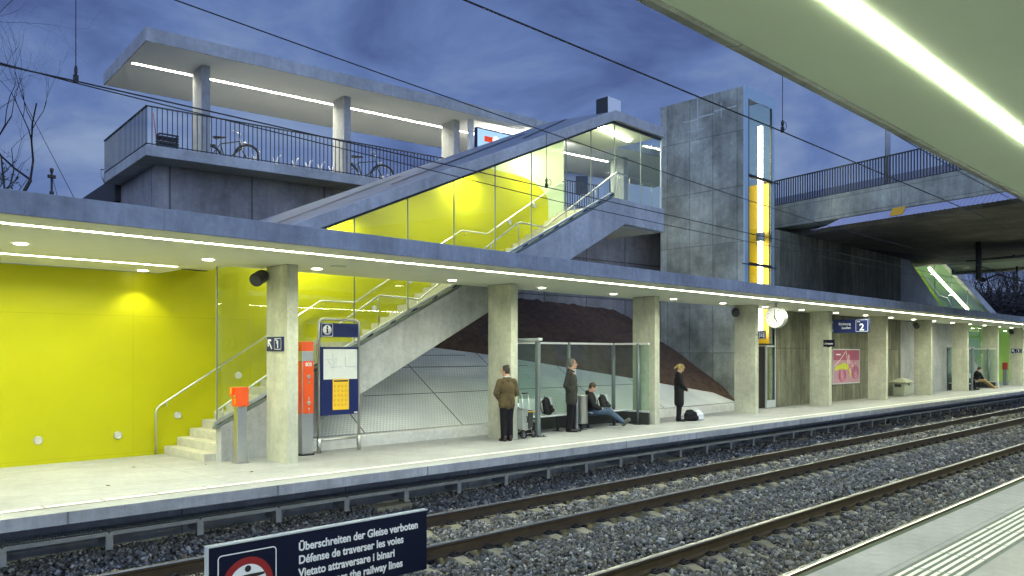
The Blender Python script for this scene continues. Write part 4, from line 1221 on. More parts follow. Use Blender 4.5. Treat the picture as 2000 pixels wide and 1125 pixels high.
# clock
t = thing('station_clock', 'round white station clock showing five hanging under the canopy', 'clock', (22.95, 11.72, 3.01), R(-90))
def ck(prof, name, m): 
    b = MB(); b.lathe(prof, (0, 0, 0), 48, 'y'); return b.build(name, m, t)
ck([(.300, -.085), (.318, -.095), (.325, -.07), (.325, .10), (.318, .11), (.29, .10), (.001, .10)], 'case', mat('silver clock case', (.62, .64, .62), .3, .7))
ck([(.001, -.088), (.302, -.088)], 'face', mat('clock face', (.62, .62, .58), .5, emit=(1, 1, .90), es=.45))
b = MB()
for i in range(12):
    a = i*math.pi/6; c_, s_ = math.sin(a), math.cos(a)
    r0, r1, w_ = .225, .27, .0075
    b.add([(c_*r0 - s_*w_, -.0895, s_*r0 + c_*w_), (c_*r0 + s_*w_, -.0895, s_*r0 - c_*w_), (c_*r1 + s_*w_, -.0895, s_*r1 - c_*w_), (c_*r1 - s_*w_, -.0895, s_*r1 + c_*w_)], [(0, 1, 2, 3)])
b.build('minute_marks', M['black'], t)
def hand(a, l0, l1, w0, w1, dy, m, name):
    c_, s_ = math.sin(a), math.cos(a); b = MB()
    b.add([(c_*-l0 - s_*w0, dy, s_*-l0 + c_*w0), (c_*-l0 + s_*w0, dy, s_*-l0 - c_*w0), (c_*l1 + s_*w1, dy, s_*l1 - c_*w1), (c_*l1 - s_*w1, dy, s_*l1 + c_*w1)], [(0, 1, 2, 3)])
    b.build(name, m, t)
hand(R(0), .05, .255, .013, .009, -.0905, M['black'], 'minute_hand'); hand(R(149), .05, .18, .015, .012, -.0915, M['black'], 'hour_hand')
b = MB(); b.cyl((0, 0, .31), .03, .16, 12); b.box(-.3, .3, -.02, .02, .445, .46); b.build('hanger', M['galv'], t)

# direction sign Gleis 2
t = thing('direction_sign', 'wide dark blue hanging sign reading Richtung Laufen with platform number 2', 'sign', (29.06, 11.945, 2.91), R(-90))
solid(1.30, .50, .012, 0, .10).build('panel', M['navy'], t, bevel=.006)
text('Richtung', .125, M['letter'], t, (-.0, -.003, .035), FRONT, 'RIGHT', .002)
text('Laufen', .125, M['letter'], t, (-.0, -.003, -.105), FRONT, 'RIGHT', .002)
f_ = ring(.44, .43, .03, .014, -.003).build('frame_line', M['letter'], t); f_.location = (.40, 0, 0)
text('2', .34, M['letter'], t, (.31, -.003, -.165), FRONT, 'LEFT', .008)
text('Gleis', .055, M['letter'], t, (.225, -.003, .13), FRONT, 'LEFT', .002)
b = MB(); b.box(-.69, -.64, .02, .08, .10, .2); b.box(-.69, -.64, .02, .08, -.2, -.1); b.build('bracket', M['galv'], t)
# small station name plate
t = thing('station_sign', 'small dark blue station name plate reading Dreispitz on a column edge', 'sign', (28.84, 12.655, 2.285), R(-90))
solid(.42, .255, .008, 0, .03).build('panel', M['navyd'], t, bevel=.004)
text('i. Dreispitz', .092, M['letter'], t, (-.185, -.003, -.045), FRONT, 'LEFT', .002, sx=.82)
b = MB(); b.box(-.06, .02, 0, .06, -.15, -.128); b.build('bracket', M['dark'], t)

# poster on the abutment: pink with bicycle line art
t = thing('poster_frame', 'pink framed poster with bicycle drawing on the abutment wall', 'poster', (33.26, 13.845, 1.37))
PWd, PH = 2.62, 1.36
b = MB(); b.box(-PWd/2-.05, PWd/2+.05, -.004, .03, -PH/2-.05, PH/2+.05); b.build('frame', M['lgrey'], t, bevel=.005)
pk1 = mat('pale pink paper', (.50, .27, .33), .5); pk2 = mat('deep pink paper', (.34, .065, .13), .5); lime = mat('lime ink', (.55, .62, .04), .5); mag = mat('magenta line ink', (.50, .08, .22), .5)
b = MB(); poly2([(-PWd/2, -PH/2), (PWd/2, -PH/2), (PWd/2, .26), (-PWd/2, .26)], -.0065, b); b.build('paper', pk1, t)
b = MB(); poly2([(-PWd/2, .26), (PWd/2, .26), (PWd/2, PH/2), (-PWd/2, PH/2)], -.0065, b); b.build('paper', pk2, t)
b = MB()
def ell_line(cx_, cz_, rx, rz_, w_, mb, a0=0, a1=360, n=40):
    pts = [(cx_ + rx*math.cos(R(a0+(a1-a0)*k/n)), -.009, cz_ + rz_*math.sin(R(a0+(a1-a0)*k/n))) for k in range(n+1)]
    mb.tube(pts, w_, 4)
for (cx_, cz_) in ((-.45, -.36), (.85, -.26)):
    for q_ in (1, .8, .55): ell_line(cx_, cz_, .34*q_, .27*q_, .012, b)
b.tube([(-.45, -.009, -.36), (.2, -.009, -.1), (.7, -.009, .2), (.85, -.009, -.26)], .014, 4); b.tube([(.2, -.009, -.3), (.25, -.009, .1)], .012, 4)
b.build('line_drawing', mag, t)
b = MB(); b.tube([(-1.2, -.009, .02), (-.6, -.009, .3), (-.1, -.009, .62)], .012, 4); b.tube([(-.05, -.009, .62), (.1, -.009, .1), (.2, -.009, .5), (.3, -.009, .1)], .012, 4); b.build('white_lines', M['letter'], t)
b = MB(); poly2([(-1.2, -.1), (-1.0, .02), (-.6, .08), (-.2, .16), (.15, .05), (.35, -.12), (.5, -.45), (.4, -.47), (.25, -.2), (0, -.12), (-.35, -.14), (-.7, -.1), (-1.1, -.18)], -.0085, b); b.build('green_shape', lime, t)
b = MB()
for k in range(4): poly2([(.5, .13-.05*k), (.5+.45-.06*k, .13-.05*k), (.95-.06*k, .15-.05*k), (.5, .15-.05*k)], -.0085, b)
poly2([(-1.05, .47), (-.6, .47), (-.6, .52), (-1.05, .52)], -.0085, b); b.build('small_print', M['letter'], t)

# info stand
t = thing('info_stand', 'tubular steel information stand with blue i panel, map and yellow timetable', 'info stand', (8.62, 13.66, fz(13.66)))
b = MB()
r_ = .028; xl, xr, zt = -.458, .458, 2.62
arc = [(xl, 0, 0), (xl, 0, zt-.1)] + [(xl+.1-.1*math.cos(R(a)), 0, zt-.1+.1*math.sin(R(a))) for a in (15, 30, 45, 60, 75)] + [(xl+.1, 0, zt), (xr-.1, 0, zt)] + [(xr-.1+.1*math.sin(R(a)), 0, zt-.1+.1*math.cos(R(a))) for a in (15, 30, 45, 60, 75)] + [(xr, 0, zt-.1), (xr, 0, 0)]
b.tube(arc, r_, 12)
b.build('frame', M['steel'], t)
b = MB(); b.tube([(xl, 0, .25), (xr, 0, .25)], .024, 10); b.build('crossbar', M['steel'], t)
for x in (xl, xr):
    b = MB(); b.cyl((x, 0, 0), .042, .30, 14); b.build('foot_sleeve', M['steel'], t)
b = MB(); b.box(-.43, .43, -.02, .02, 2.27, 2.545); b.build('header_panel', M['navy'], t, bevel=.004)
f_ = ring(.255, .255, .02, .009, -.0235).build('frame_line', M['letter'], t); f_.location = (-.285, 0, 2.407)
b = MB(); b.lathe([(.001, -.0255), (.098, -.0255), (.098, -.0235)], (0, 0, 0), 30, 'y'); f_ = b.build('white_disc', M['letter'], t); f_.location = (-.285, 0, 2.407)
ii = MB(); poly2([(-.033, -.062), (.033, -.062), (.033, -.048), (.018, -.045), (.018, .028), (-.033, .028), (-.033, .014), (-.016, .010), (-.016, -.045), (-.033, -.048)], -.0262, ii); ii.lathe([(.0005, -.0264), (.020, -.0264)], (0, 0, .058), 16, 'y'); ii = ii.build('letter', M['navyd'], t); ii.location = (-.285, 0, 2.407)
b = MB(); b.box(-.43, .43, -.03, .02, .73, 2.075); b.build('notice_panel', M['navy'], t, bevel=.004)
b = MB(); b.box(-.375, .40, -.036, -.031, 1.435, 2.03); mp_ = b.build('map_sheet', mat('map paper', (.74, .76, .72), .4, noise=(9, .05)), t)
b = MB()
rr = random.Random(3)
for k in range(9):
    p0 = (-.2+rr.uniform(-.09, .1), 1.76+rr.uniform(-.08, .12)); 
    b.tube([(p0[0], -.037, p0[1]), (p0[0]+rr.uniform(-.12, .12), -.037, p0[1]+rr.uniform(-.06, .06)), (p0[0]+rr.uniform(-.18, .18), -.037, p0[1]+rr.uniform(-.1, .1))], .003, 4)
b.tube([(.12, -.037, 1.88), (.12, -.037, 1.70), (.14, -.037, 1.68), (.38, -.037, 1.68)], .0045, 4)
b.build('map_lines', mat('map line', (.35, .45, .55), .5), mp_)
b = MB(); b.box(-.17, .20, -.040, -.0365, .83, 1.44); yt = b.build('timetable', M['ylab'], t)
b = MB(); b.box(-.15, .18, -.0415, -.0405, 1.385, 1.415)
yb_ = b.build('header_bar', M['black'], yt)
b = MB()
for j in range(5):
    for i in range(4):
        for q_ in range(3):
            x, z = -.145+.083*i, 1.31-.092*j-.018*q_; w_ = rr.uniform(.03, .06); b.box(x, x+w_, -.0412, -.0405, z, z+.006)
b.build('small_print', mat('brown ink', (.35, .20, .02), .6), yt)
b = MB(); b.box(.33, .41, -.0325, -.031, .745, .775); b.build('white_tag', M['white'], t)
for z in (2.52, 2.3, 2.0, .8):
    b = MB(); b.box(-.46, -.43, -.012, .012, z-.02, z+.02); b.box(.43, .46, -.012, .012, z-.02, z+.02); b.build('clamp', M['steel'], t)

# SOS pillar
t = thing('emergency_pillar', 'slim steel pillar with orange-red SOS call panel behind the first column', 'pillar', (7.83, 13.56, fz(13.6))); t.scale = (.88, 1, 1)
b = MB(); b.box(-.135, .135, -.06, .18, .03, 1.99); b.build('body', M['steel'], t, bevel=.012)
b = MB(); b.box(-.139, .139, -.064, .184, 1.992, 2.17); b.build('cap', M['orange'], t, bevel=.008)
b = MB(); b.box(-.12, .139, -.068, -.0605, .80, 1.80); b.build('call_panel', M['orange'], t, bevel=.003)
b = MB(); b.box(-.139, -.1355, -.05, .16, .80, 1.80); b.build('side_panel', M['orange'], t)
text('SOS', .088, M['letter'], t, (.015, -.0695, 1.705), FRONT, 'CENTER', .004)
for (z, r_) in ((1.50, .043), (1.39, .02), (1.00, .043), (.89, .02), (1.07, .018), (1.10, .016), (.84, .012)):
    b = MB(); b.lathe([(r_, -.0685), (r_*.9, -.076), (r_*.55, -.078), (.001, -.073)], (.02, 0, z), 18, 'y'); b.build('button', M['steel'], t)
b = MB(); b.box(-.15, .15, -.075, .195, 0, .03); b.build('foot_plate', M['dark'], t)

# ticket validator
t = thing('ticket_validator', 'orange-red ticket validator box on a square steel post by the stair foot', 'validator', (6.44, 13.42, fz(13.45)))
b = MB(); b.box(-.09, .09, -.075, .075, .02, 1.0); b.build('post', M['steel'], t, bevel=.01)
b = MB(); b.box(-.115, .115, -.10, .10, 0, .02); b.build('foot_plate', M['steel'], t)
b = MB(); b.box(-.105, .115, -.10, .12, 1.005, 1.345); b.build('box', M['orange'], t, bevel=.01)
b = MB(); b.box(-.15, -.106, .015, .11, 1.19, 1.34); b.build('slot_housing', M['orange'], t, bevel=.005)
b = MB(); b.box(-.117, -.106, -.09, .012, 1.03, 1.25); b.build('front_plate', M['orange'], t, bevel=.003)
b = MB(); b.box(-.153, -.1505, .02, .07, 1.235, 1.33); b.box(-.119, -.1175, -.06, -.035, 1.06, 1.15); b.build('yellow_label', M['ylab'], t)
b = MB(); b.box(-.127, -.1175, -.07, 0, 1.175, 1.205); b.build('ticket_slot', M['steel'], t)

# ------------------------------------------------------------------ board between the tracks
t = thing('warning_board', 'long dark board between the tracks forbidding people to cross the rails', 'sign', (2.95, 6.75, 0), 0)
L_, zt, zb_ = 2.405, .205, -.43
b = MB(); b.box(0, L_, 0, .06, zb_, zt); b.build('panel', M['navyd'], t, bevel=.006)
b = MB(); b.box(-.006, L_+.006, -.006, .066, zt+.001, zt+.014); b.box(-.007, .0, -.006, .066, zb_, zt); b.build('rim', M['lgrey'], t)
for x in (.45, 1.95):
    b = MB(); b.box(x-.04, x+.04, .061, .12, -.95, zt-.1); b.build('post', M['galv'], t)
txt = ['Überschreiten der Gleise verboten', 'Défense de traverser les voies', 'Vietato attraversare i binari', 'Do not cross the railway lines']
for k, s_ in enumerate(txt):
    text(s_, .1105, M['letter'], t, (.865, -.004, .035-.1235*k), FRONT, 'LEFT', .0028, sx=.90)
f_ = ring(.56, .56, .04, .010, -.004).build('frame_line', M['letter'], t); f_.location = (.36, 0, -.155)
def disc(r0, r1, y, m, name, z=0):
    b = MB(); b.lathe([(r0, y), (r1, y)], (.36, 0, -.175+z), 48, 'y'); b.build(name, m, t)
disc(.18, .245, -.0045, M['signred'], 'red_ring'); disc(.0005, .18, -.0045, M['letter'], 'white_disc')
b = MB(); b.lathe([(.0005, -.006), (.030, -.006)], (.36, 0, -.035), 20, 'y')
poly2([(.20, -.106), (.20, -.128), (.32, -.125), (.315, -.34), (.405, -.34), (.40, -.125), (.52, -.108), (.52, -.088), (.40, -.085), (.32, -.087)], -.006, b)
b.build('figure_pictogram', M['black'], t)

# ------------------------------------------------------------------ shelter, benches, bin
def bench(label, loc, rz=0, L_=1.45):
    t = thing('bench', label, 'bench', loc, rz, 'metal benches in the glass shelters')
    b = MB()
    pr = [(0, .42), (.03, .435), (.40, .40), (.46, .41)]
    b.prism(pr + [(y, z-.022) for y, z in reversed(pr)], 0, L_, 'x'); b.build('seat', M['lgrey'], t, bevel=.006)
    b = MB(); pr = [(.48, .46), (.55, .62), (.60, .80)]
    b.prism(pr + [(y+.02, z) for y, z in reversed(pr)], .02, L_-.02, 'x'); b.build('backrest', mat('perforated steel', (.50, .56, .55), .5, .05), t)
    b = MB(); b.tube([(0.01, .44, .41), (0.01, .49, .46), (.01, .61, .815), (L_-.01, .61, .815), (L_-.01, .49, .46), (L_-.01, .44, .41)], .015, 8); b.build('back_frame', M['lgrey'], t)
    for x in (.18, L_-.18):
        b = MB(); b.box(x-.025, x+.025, .20, .26, .015, .38); b.box(x-.025, x+.025, .03, .50, .37, .40); b.box(x-.05, x+.05, .12, .36, 0, .015); b.build('leg', M['dark'], t)
    return t
bench('left metal bench in the near glass shelter, carrying one backpack', (13.62, 13.10, fz(13.3)), 0, 1.28)
bench('right metal bench in the near glass shelter with the slouching young man', (15.72, 13.10, fz(13.3)), 0, 1.45)
def shelter(label, x0, x1, y0, y1, mids, h=2.2):
    t = thing('glass_shelter', label, 'shelter', ((x0+x1)/2, (y0+y1)/2, 0), 0, 'glass wind shelters on the far platform')
    zf = fz(y1)
    def P(mb, name, m, bevel=0): return up(mb.build(name, m, bevel=bevel), t)
    posts = [(x0, y0), (x0, y1)] + [(m, y1) for m in mids] + [(x1, y1), (x1, y0 + .35)]
    for (x, y) in posts:
        b = MB(); b.cyl((x, y, fz(y)+.015), .055, h-.04-fz(y), 16) if (x, y) != (x0, y0) else b.box(x-.05, x+.05, y-.04, y+.04, fz(y)+.015, h-.02)
        P(b, 'post', M['grey'])
        b = MB(); b.box(x-.14, x+.14, y-.14, y+.08, fz(y)-.002, fz(y)+.014)
        for q_ in (-.1, .1): b.cyl((x+q_, y-.1, fz(y)), .012, .05, 8)
        P(b, 'base_plate', M['dark'])
    def pane(a, b_):
        d = Vector((b_[0]-a[0], b_[1]-a[1], 0)); L_ = d.length; d.normalize(); nn = Vector((-d.y, d.x, 0))
        for (z0, z1, th, m, nm) in ((.36, h-.06, .008, M['glass2'], 'glass_pane'), (zf+.02, .30, .035, M['dark'], 'base_panel'), (.302, .345, .03, M['lgrey'], 'pane_channel'), (h-.055, h-.005, .04, M['white'], 'top_rail')):
            mb = MB(); A_, B_ = Vector((a[0], a[1], 0))+d*.001, Vector((b_[0], b_[1], 0))-d*.001
            mb.prism([((A_-nn*th).x, (A_-nn*th).y), ((B_-nn*th).x, (B_-nn*th).y), ((B_+nn*th).x, (B_+nn*th).y), ((A_+nn*th).x, (A_+nn*th).y)], z0, z1, 'z')
            P(mb, nm, m)
    pane((x0, y0), (x0, y1 - .06))
    xs = [x0] + list(mids) + [x1]
    for a, b_ in zip(xs[:-1], xs[1:]): pane((a + .06, y1), (b_ - .06, y1))
    pane((x1, y1 - .06), (x1, y0))
    b = MB(); b.box(x0-.08, x0+.05, y0-.1, y1+.03, h+.0, h+.06); P(b, 'roof_strip', M['lgrey'])
    return t
shelter('near glass wind shelter with the two benches and the waiting men', 13.36, 17.72, 12.72, 13.93, [15.8])
shelter('far glass wind shelter near the right edge with a seated figure', 46.3, 50.65, 12.72, 13.88, [48.7])
bench('metal bench inside the far glass shelter under the seated figure', (48.65, 13.1, fz(13.3)), 0, 1.5)
t = thing('litter_bin', 'round stainless litter bin hanging between the two benches', 'bin', (15.42, 13.15, fz(13.2)))
b = MB(); b.lathe([(.001, .16), (.155, .16), (.16, .17), (.16, .86), (.165, .865), (.165, .885), (.14, .885), (.14, .84), (.001, .80)], (0, 0, 0), 28); b.build('drum', M['steel'], t)
b = MB(); b.box(-.03, .03, -.03, .03, .01, .159); b.box(-.12, .12, -.10, .10, 0, .012); b.build('foot', M['dark'], t)
b = MB(); b.box(-.22, -.17, -.03, .03, .02, .80); b.build('post', M['galv'], t)
# grit bin
t = thing('grit_bin', 'grey grit bin with a pyramid lid standing beside a column', 'grit bin', (38.0, 13.3, fz(13.5))); t.scale = (.62, .62, 1)
b = MB(); 
b.add([(-.62, -.36, .04), (.62, -.36, .04), (.62, .36, .04), (-.62, .36, .04), (-.72, -.44, .62), (.72, -.44, .62), (.72, .44, .62), (-.72, .44, .62)], [(0,3,2,1),(4,5,6,7),(0,1,5,4),(1,2,6,5),(2,3,7,6),(3,0,4,7)])
gb = mat('greenish grey plastic', (.34, .36, .26), .6); b.build('body', gb, t, bevel=.03)
b = MB(); b.add([(-.86, -.56, .63), (.86, -.56, .63), (.86, .56, .63), (-.86, .56, .63), (-.86, -.56, .67), (.86, -.56, .67), (.86, .56, .67), (-.86, .56, .67), (-.32, -.14, .82), (.32, -.14, .82), (.32, .14, .82), (-.32, .14, .82)],
      [(0,3,2,1),(0,1,5,4),(1,2,6,5),(2,3,7,6),(3,0,4,7),(4,5,9,8),(5,6,10,9),(6,7,11,10),(7,4,8,11),(8,9,10,11)]); b.build('lid', mat('pale plastic lid', (.38, .40, .28), .55), t, bevel=.012)
b = MB(); b.box(-.723, -.70, -.2, .25, .44, .56); b.build('vent', M['dark'], t); b = MB(); b.box(.1, .2, -.46, -.42, .50, .6); b.build('latch', M['black'], t)
# far SOS post
t = thing('far_call_post', 'small far post with a dark red head near the right edge', 'post', (55.8, 13.5, fz(13.5)))
b = MB(); b.box(-.13, .13, -.1, .1, 0, .98); b.build('post', M['grey'], t); b = MB(); b.box(-.15, .15, -.12, .12, .985, 1.4); b.build('box', M['signred'], t, bevel=.01)
t = thing('far_info_stand', 'far blue information panel half hidden behind the far shelter', 'info stand', (54.2, 14.2, fz(14)))
b = MB(); b.box(-.5, .5, -.03, .03, .8, 2.5); b.build('panel', M['navy'], t); b = MB(); b.box(-.4, .4, -.04, -.031, 1.0, 1.9); b.build('map_sheet', M['white'], t)
for x in (-.5, .5):
    b = MB(); b.cyl((x, 0, 0), .03, 2.6, 10); b.build('leg', M['steel'], t)

# ------------------------------------------------------------------ overhead line
def wire(label, pts, r=.008, cat='wire'):
    b = MB(); b.tube(pts, r, 6); return tag(b.build('overhead_wire', M['wire'], None), label, cat, 'overhead wires above the tracks')
wire('contact wire of the far track, upper of the close pair', [(-12, 8.71, 4.60), (2.442, 8.71, 4.62), (9.75, 8.71, 4.572), (16, 8.71, 4.52), (60, 8.71, 4.4)])
wire('second contact wire just beneath, spreading away to the right', [(-12, 8.74, 4.73), (1.806, 8.71, 4.635), (2.46, 8.71, 4.60), (4.0, 8.72, 4.555), (9.75, 8.74, 4.39), (13, 8.76, 4.36), (60, 8.8, 4.25)], .0065)
def cat_z(x): return 5.74 - .0515 * (x - 3.4) + .0009 * (x - 3.4)**2 if x < 20 else 5.13
wire('sagging messenger wire crossing in front of the gallery roof', [(x, 8.71, cat_z(x)) for x in (-12, -6, 0, 2, 3.4, 5, 6.3, 8, 9.35, 11, 12.5, 15, 18, 20, 27, 40)], .0075)
wire('contact wire of the near track running past the lift tower top', [(-12, 4.9, 4.79), (9.6, 4.9, 4.79), (60, 4.9, 4.6)], .0085)
wire('messenger wire of the near track just below the near canopy edge', [(-12, 4.9, 6.4), (0, 4.9, 5.95), (11.17, 4.9, 5.571), (17.2, 4.9, 5.433), (40, 4.9, 5.3)], .0075)
def dropper(label, x, y, z0, z1, loop=True):
    t = thing('wire_dropper', label, 'dropper', (x, y, z0), 0, 'vertical droppers of the overhead line')
    b = MB(); b.tube([(0, 0, 0), (0, 0, z1-z0)], .0045, 6); b.build('rod', M['wire'], t)
    b = MB(); b.box(-.022, .022, -.015, .015, -.01, .06); b.box(-.012, .012, -.015, .015, .08, .13); b.tube([(0, 0, .06), (0, 0, .15)], .012, 6); b.build('clamp', M['wire'], t)
    if loop:
        b = MB(); b.tube([(.01, 0, .14)] + [(.055 + .055*math.cos(R(a)), 0, .09 + .05*math.sin(R(a))) for a in range(150, -160, -25)], .0045, 6); b.build('wire_loop', M['wire'], t)
dropper('left dropper hanging beside the bare branches', 2.456, 8.71, 4.62, 5.80, False)
dropper('middle dropper between two wires in front of the stair glass', 9.35, 8.71, 4.575, 5.44)
dropper('right dropper with a small wire loop beside the tower top', 9.77, 4.9, 4.79, 5.62)
# insulator hanging from the bridge soffit
t = thing('line_support', 'dark hanging support with ribbed insulator under the bridge', 'insulator', (36.2, 9.7, 0))
b = MB(); b.cyl((0, 0, 4.9), .11, 1.6, 10); b.build('drop_tube', M['dark'], t)
b = MB(); b.lathe([(.03, 0)] + [(r_, .08*k + d_) for k in range(9) for r_, d_ in ((.03, .0), (.085, .03), (.03, .06))], (.1, 0, 4.95), 12, 'x'); b.build('insulator', M['wire'], t)
b = MB(); b.tube([(.8, 0, 4.95), (1.4, -.3, 5.2), (5.5, -1.6, 4.7)], .035, 6); b.tube([(0, 0, 5.5), (2, -.4, 5.2), (4, -1, 4.6)], .012, 6); b.build('cantilever_arm', M['wire'], t)
t = thing('line_support', 'second thin hanging rod in front of the pale soffit panel', 'insulator', (39.0, 9.0, 0))
b = MB(); b.cyl((0, 0, 4.6), .04, 1.4, 8); b.box(-.5, .5, -.05, .05, 6.0, 6.06); b.build('drop_tube', M['dark'], t)
GA = (11.7, 51.6, 16.6); GB = (13.9, 49.4, 10.6)
# mast and guy wire behind the canopy
t = thing('distant_mast', 'small distant mast with crossbar above the left canopy edge', 'mast', (12.96, 50.38, 0))
b = MB(); b.cyl((0, 0, 0), .06, 12.2, 8); b.build('pole', M['dark'], t); b = MB(); b.box(-.2, .2, -.08, .08, 11.85, 12.03); b.box(-.08, .08, -.08, .08, 12.2, 12.4); b.box(-.10, .10, -.08, .08, 10.95, 11.1); b.build('crossbar', M['rail'], t)
b = MB(); b.tube([GA, GB], .016, 6); b.tube([(13.0, 50.4, 11.9), (13.6, 50.0, 9)], .015, 6)
tag(b.build('guy_wire', M['wire']), 'thin slanting guy wire in the sky left of the deck', 'wire')
# ------------------------------------------------------------------ trees
def grow(mb, p, d, L_, r, depth, rg, spread=.55, up_=.12, leaves=None):
    pts = [p]; rr = [r]; q_ = Vector(p); dd = Vector(d).normalized(); n_ = 4
    for i in range(n_):
        dd = (dd + Vector((rg.uniform(-1, 1), rg.uniform(-1, 1), rg.uniform(-1, 1))) * .26 + Vector((0, 0, up_*.3))).normalized()
        q_ = q_ + dd * (L_ / n_); pts.append(q_.copy()); rr.append(r * (1 - .42 * (i+1)/n_))
    mb.tube(pts, rr, 5 if depth > 2 else 4, caps=False)
    if depth <= 0:
        if leaves is not None: leaves += [(pts[-1], dd)]
        return
    for k in range(rg.choice((2, 3, 3))):
        i = rg.choice((2, 3, 4, 4)); ax = Vector((rg.uniform(-1, 1), rg.uniform(-1, 1), rg.uniform(-.7, 1))) 
        nd = (dd + ax.normalized() * spread * rg.uniform(.8, 1.6)).normalized()
        grow(mb, pts[i], nd, L_ * rg.uniform(.6, .82), rr[i] * rg.uniform(.5, .7), depth-1, rg, spread, up_, leaves)
def leafy(mb, pts, rg, n_, s):
    for (p, d) in pts:
        for k in range(n_):
            c = Vector(p) + Vector((rg.gauss(0, s*3), rg.gauss(0, s*3), rg.gauss(0, s*3)))
            a = Vector((rg.uniform(-1, 1), rg.uniform(-1, 1), rg.uniform(-1, 1))).normalized(); b_ = a.orthogonal().normalized()
            w_ = s * rg.uniform(.6, 1.2)
            mb.add([c - a*w_, c + b_*w_*.5, c + a*w_, c - b_*w_*.5], [(0, 1, 2, 3)])
def tree(label, loc, h, depth=5, seed=1, group=None, trunk_h=.3, lean=(0, 0), leaves=0, leafs=.09, r0=None, spread=.55):
    rg = random.Random(seed); t = thing('bare_tree', label, 'tree', loc, 0, group)
    b = MB(); r0 = r0 or h * .016
    th = h * trunk_h; top = Vector((lean[0]*th, lean[1]*th, th))
    b.tube([(0, 0, -.3), top*.5, top], [r0*1.3, r0, r0*.85], 8, caps=False); b.build('trunk', M['bark'], t)
    c = MB(); lv = []
    for k in range(5):
        a = 2*math.pi*(k + rg.random()*.6)/5
        grow(c, top * (.75 + .25*rg.random()), (math.cos(a)*.75 + lean[0], math.sin(a)*.75 + lean[1], .95), h*.27, r0*.55, depth-1, rg, spread, .25, lv)
    grow(c, top, (lean[0], lean[1], 1), h*.3, r0*.7, depth-1, rg, spread, .3, lv)
    c.build('crown', M['bark'], t)
    if leaves:
        f_ = MB(); leafy(f_, lv, rg, leaves, leafs); f_.build('foliage', M['leaf'], t)
    return t
def at(u, v, d):
    c_, s_ = math.cos(R(TH)), math.sin(R(TH)); r_ = (u-1000)/1550*d
    return (r_*s_ + d*c_, d*s_ - r_*c_, 1.895 + (691-v)*d/1550)
# left tree: branches reach into the frame from outside
p_ = at(-120, 400, 20); tree('bare tree reaching its twigs in at the left edge', (p_[0], p_[1], 0), 12.0, 7, 17, None, .36, (.05, -.02), 0, r0=.15, spread=.75)
p_ = at(-30, 400, 22)
b = MB(); lv = [(Vector(at(u, v, 22)), Vector((0, 0, 1))) for u, v in ((5, 345), (12, 352), (0, 320), (18, 358), (-8, 335), (4, 362), (25, 362), (38, 365), (-15, 350), (8, 300), (2, 280))]
rg_ = random.Random(4); leafy(b, lv[:6] + lv[8:9], rg_, 13, .06)
for k in range(7): b.tube([Vector(at(-25, 400, 22)), Vector(at(-5+7*k, 372-10*(k % 3), 22)), Vector(at(3+9*k, 345-14*((k*2) % 4), 22))], [.02, .012, .004], 5)
t = thing('leafy_bush', 'dark leafy twigs peeking over the canopy at the left edge', 'bush', (p_[0], p_[1], 0))
up(b.build('foliage', M['leaf']), t)
b = MB(); b.tube([(p_[0]-.3, p_[1]+.3, 0), Vector(at(-28, 450, 22)), Vector(at(-25, 400, 22))], [.09, .07, .03], 6); up(b.build('trunk', M['bark']), t)
# trees behind the bridge railing
for k, (u, d, h, sd) in enumerate(((1578, 62, 14.5, 3), (1530, 66, 12.2, 5), (1548, 74, 12.8, 9), (1602, 80, 12, 8))):
    p_ = at(u, 400, d); tree(['bare tree with the tallest crown above the bridge railing', 'bare twiggy tree directly beside the tower above the railing', 'bare tree behind the railing left of the tallest one', 'bare tree behind the railing above the car lights'][k], (p_[0], p_[1], 0), h, 5, sd, 'bare trees behind the bridge', .4)
# dark wood past the bridge
lab = ['bare dark tree nearest the far stair roof', 'bare tree second from the far stair in the dark wood', 'bare tree third from the far stair in the dark wood', 'bare tree at the right frame edge of the dark wood', 'thin bare tree far back in the dark wood', 'wide bare tree far back at the right edge']
for k, (u, d, h, sd) in enumerate(((1905, 78, 15, 21), (1938, 86, 17, 22), (1968, 80, 16, 23), (2000, 84, 17, 24), (1950, 104, 19, 25), (1985, 108, 20, 26))):
    p_ = at(u, 600, d); tree(lab[k], (p_[0], p_[1], 0), h, 6, sd, 'bare trees of the dark wood beyond the bridge', .22, spread=.7)
b = MB(); rg_ = random.Random(9); pts = []
for k in range(620):
    p_ = at(rg_.uniform(1840, 2150), rg_.choice((612, 606, 600, 596, 588)) + rg_.uniform(-6, 6), rg_.uniform(70, 120)); pts.append((Vector(p_), Vector((0, 0, 1))))
leafy(b, pts, rg_, 30, .22)
kind(b.build('undergrowth', mat('dark undergrowth', (.022, .018, .016), .9)), 'stuff', 'dark tangled undergrowth of the wood beyond the bridge', 'undergrowth')
hl = MB(); n_ = 60
vs = []
for i in range(n_ + 1):
    x = -260 + 900 * i / n_; zt_ = 5.5 + 2.5 * mnoise.noise(Vector((x * .02, 0, 0)))
    vs += [(x, 210, -1), (x, 225, zt_), (x, 260, zt_ + 2)]
hl.add(vs, [(i*3+k, (i+1)*3+k, (i+1)*3+k+1, i*3+k+1) for i in range(n_) for k in range(2)], True)
kind(hl.build('distant_hill', mat('dusky hill', (.02, .022, .03), .95)), 'structure')

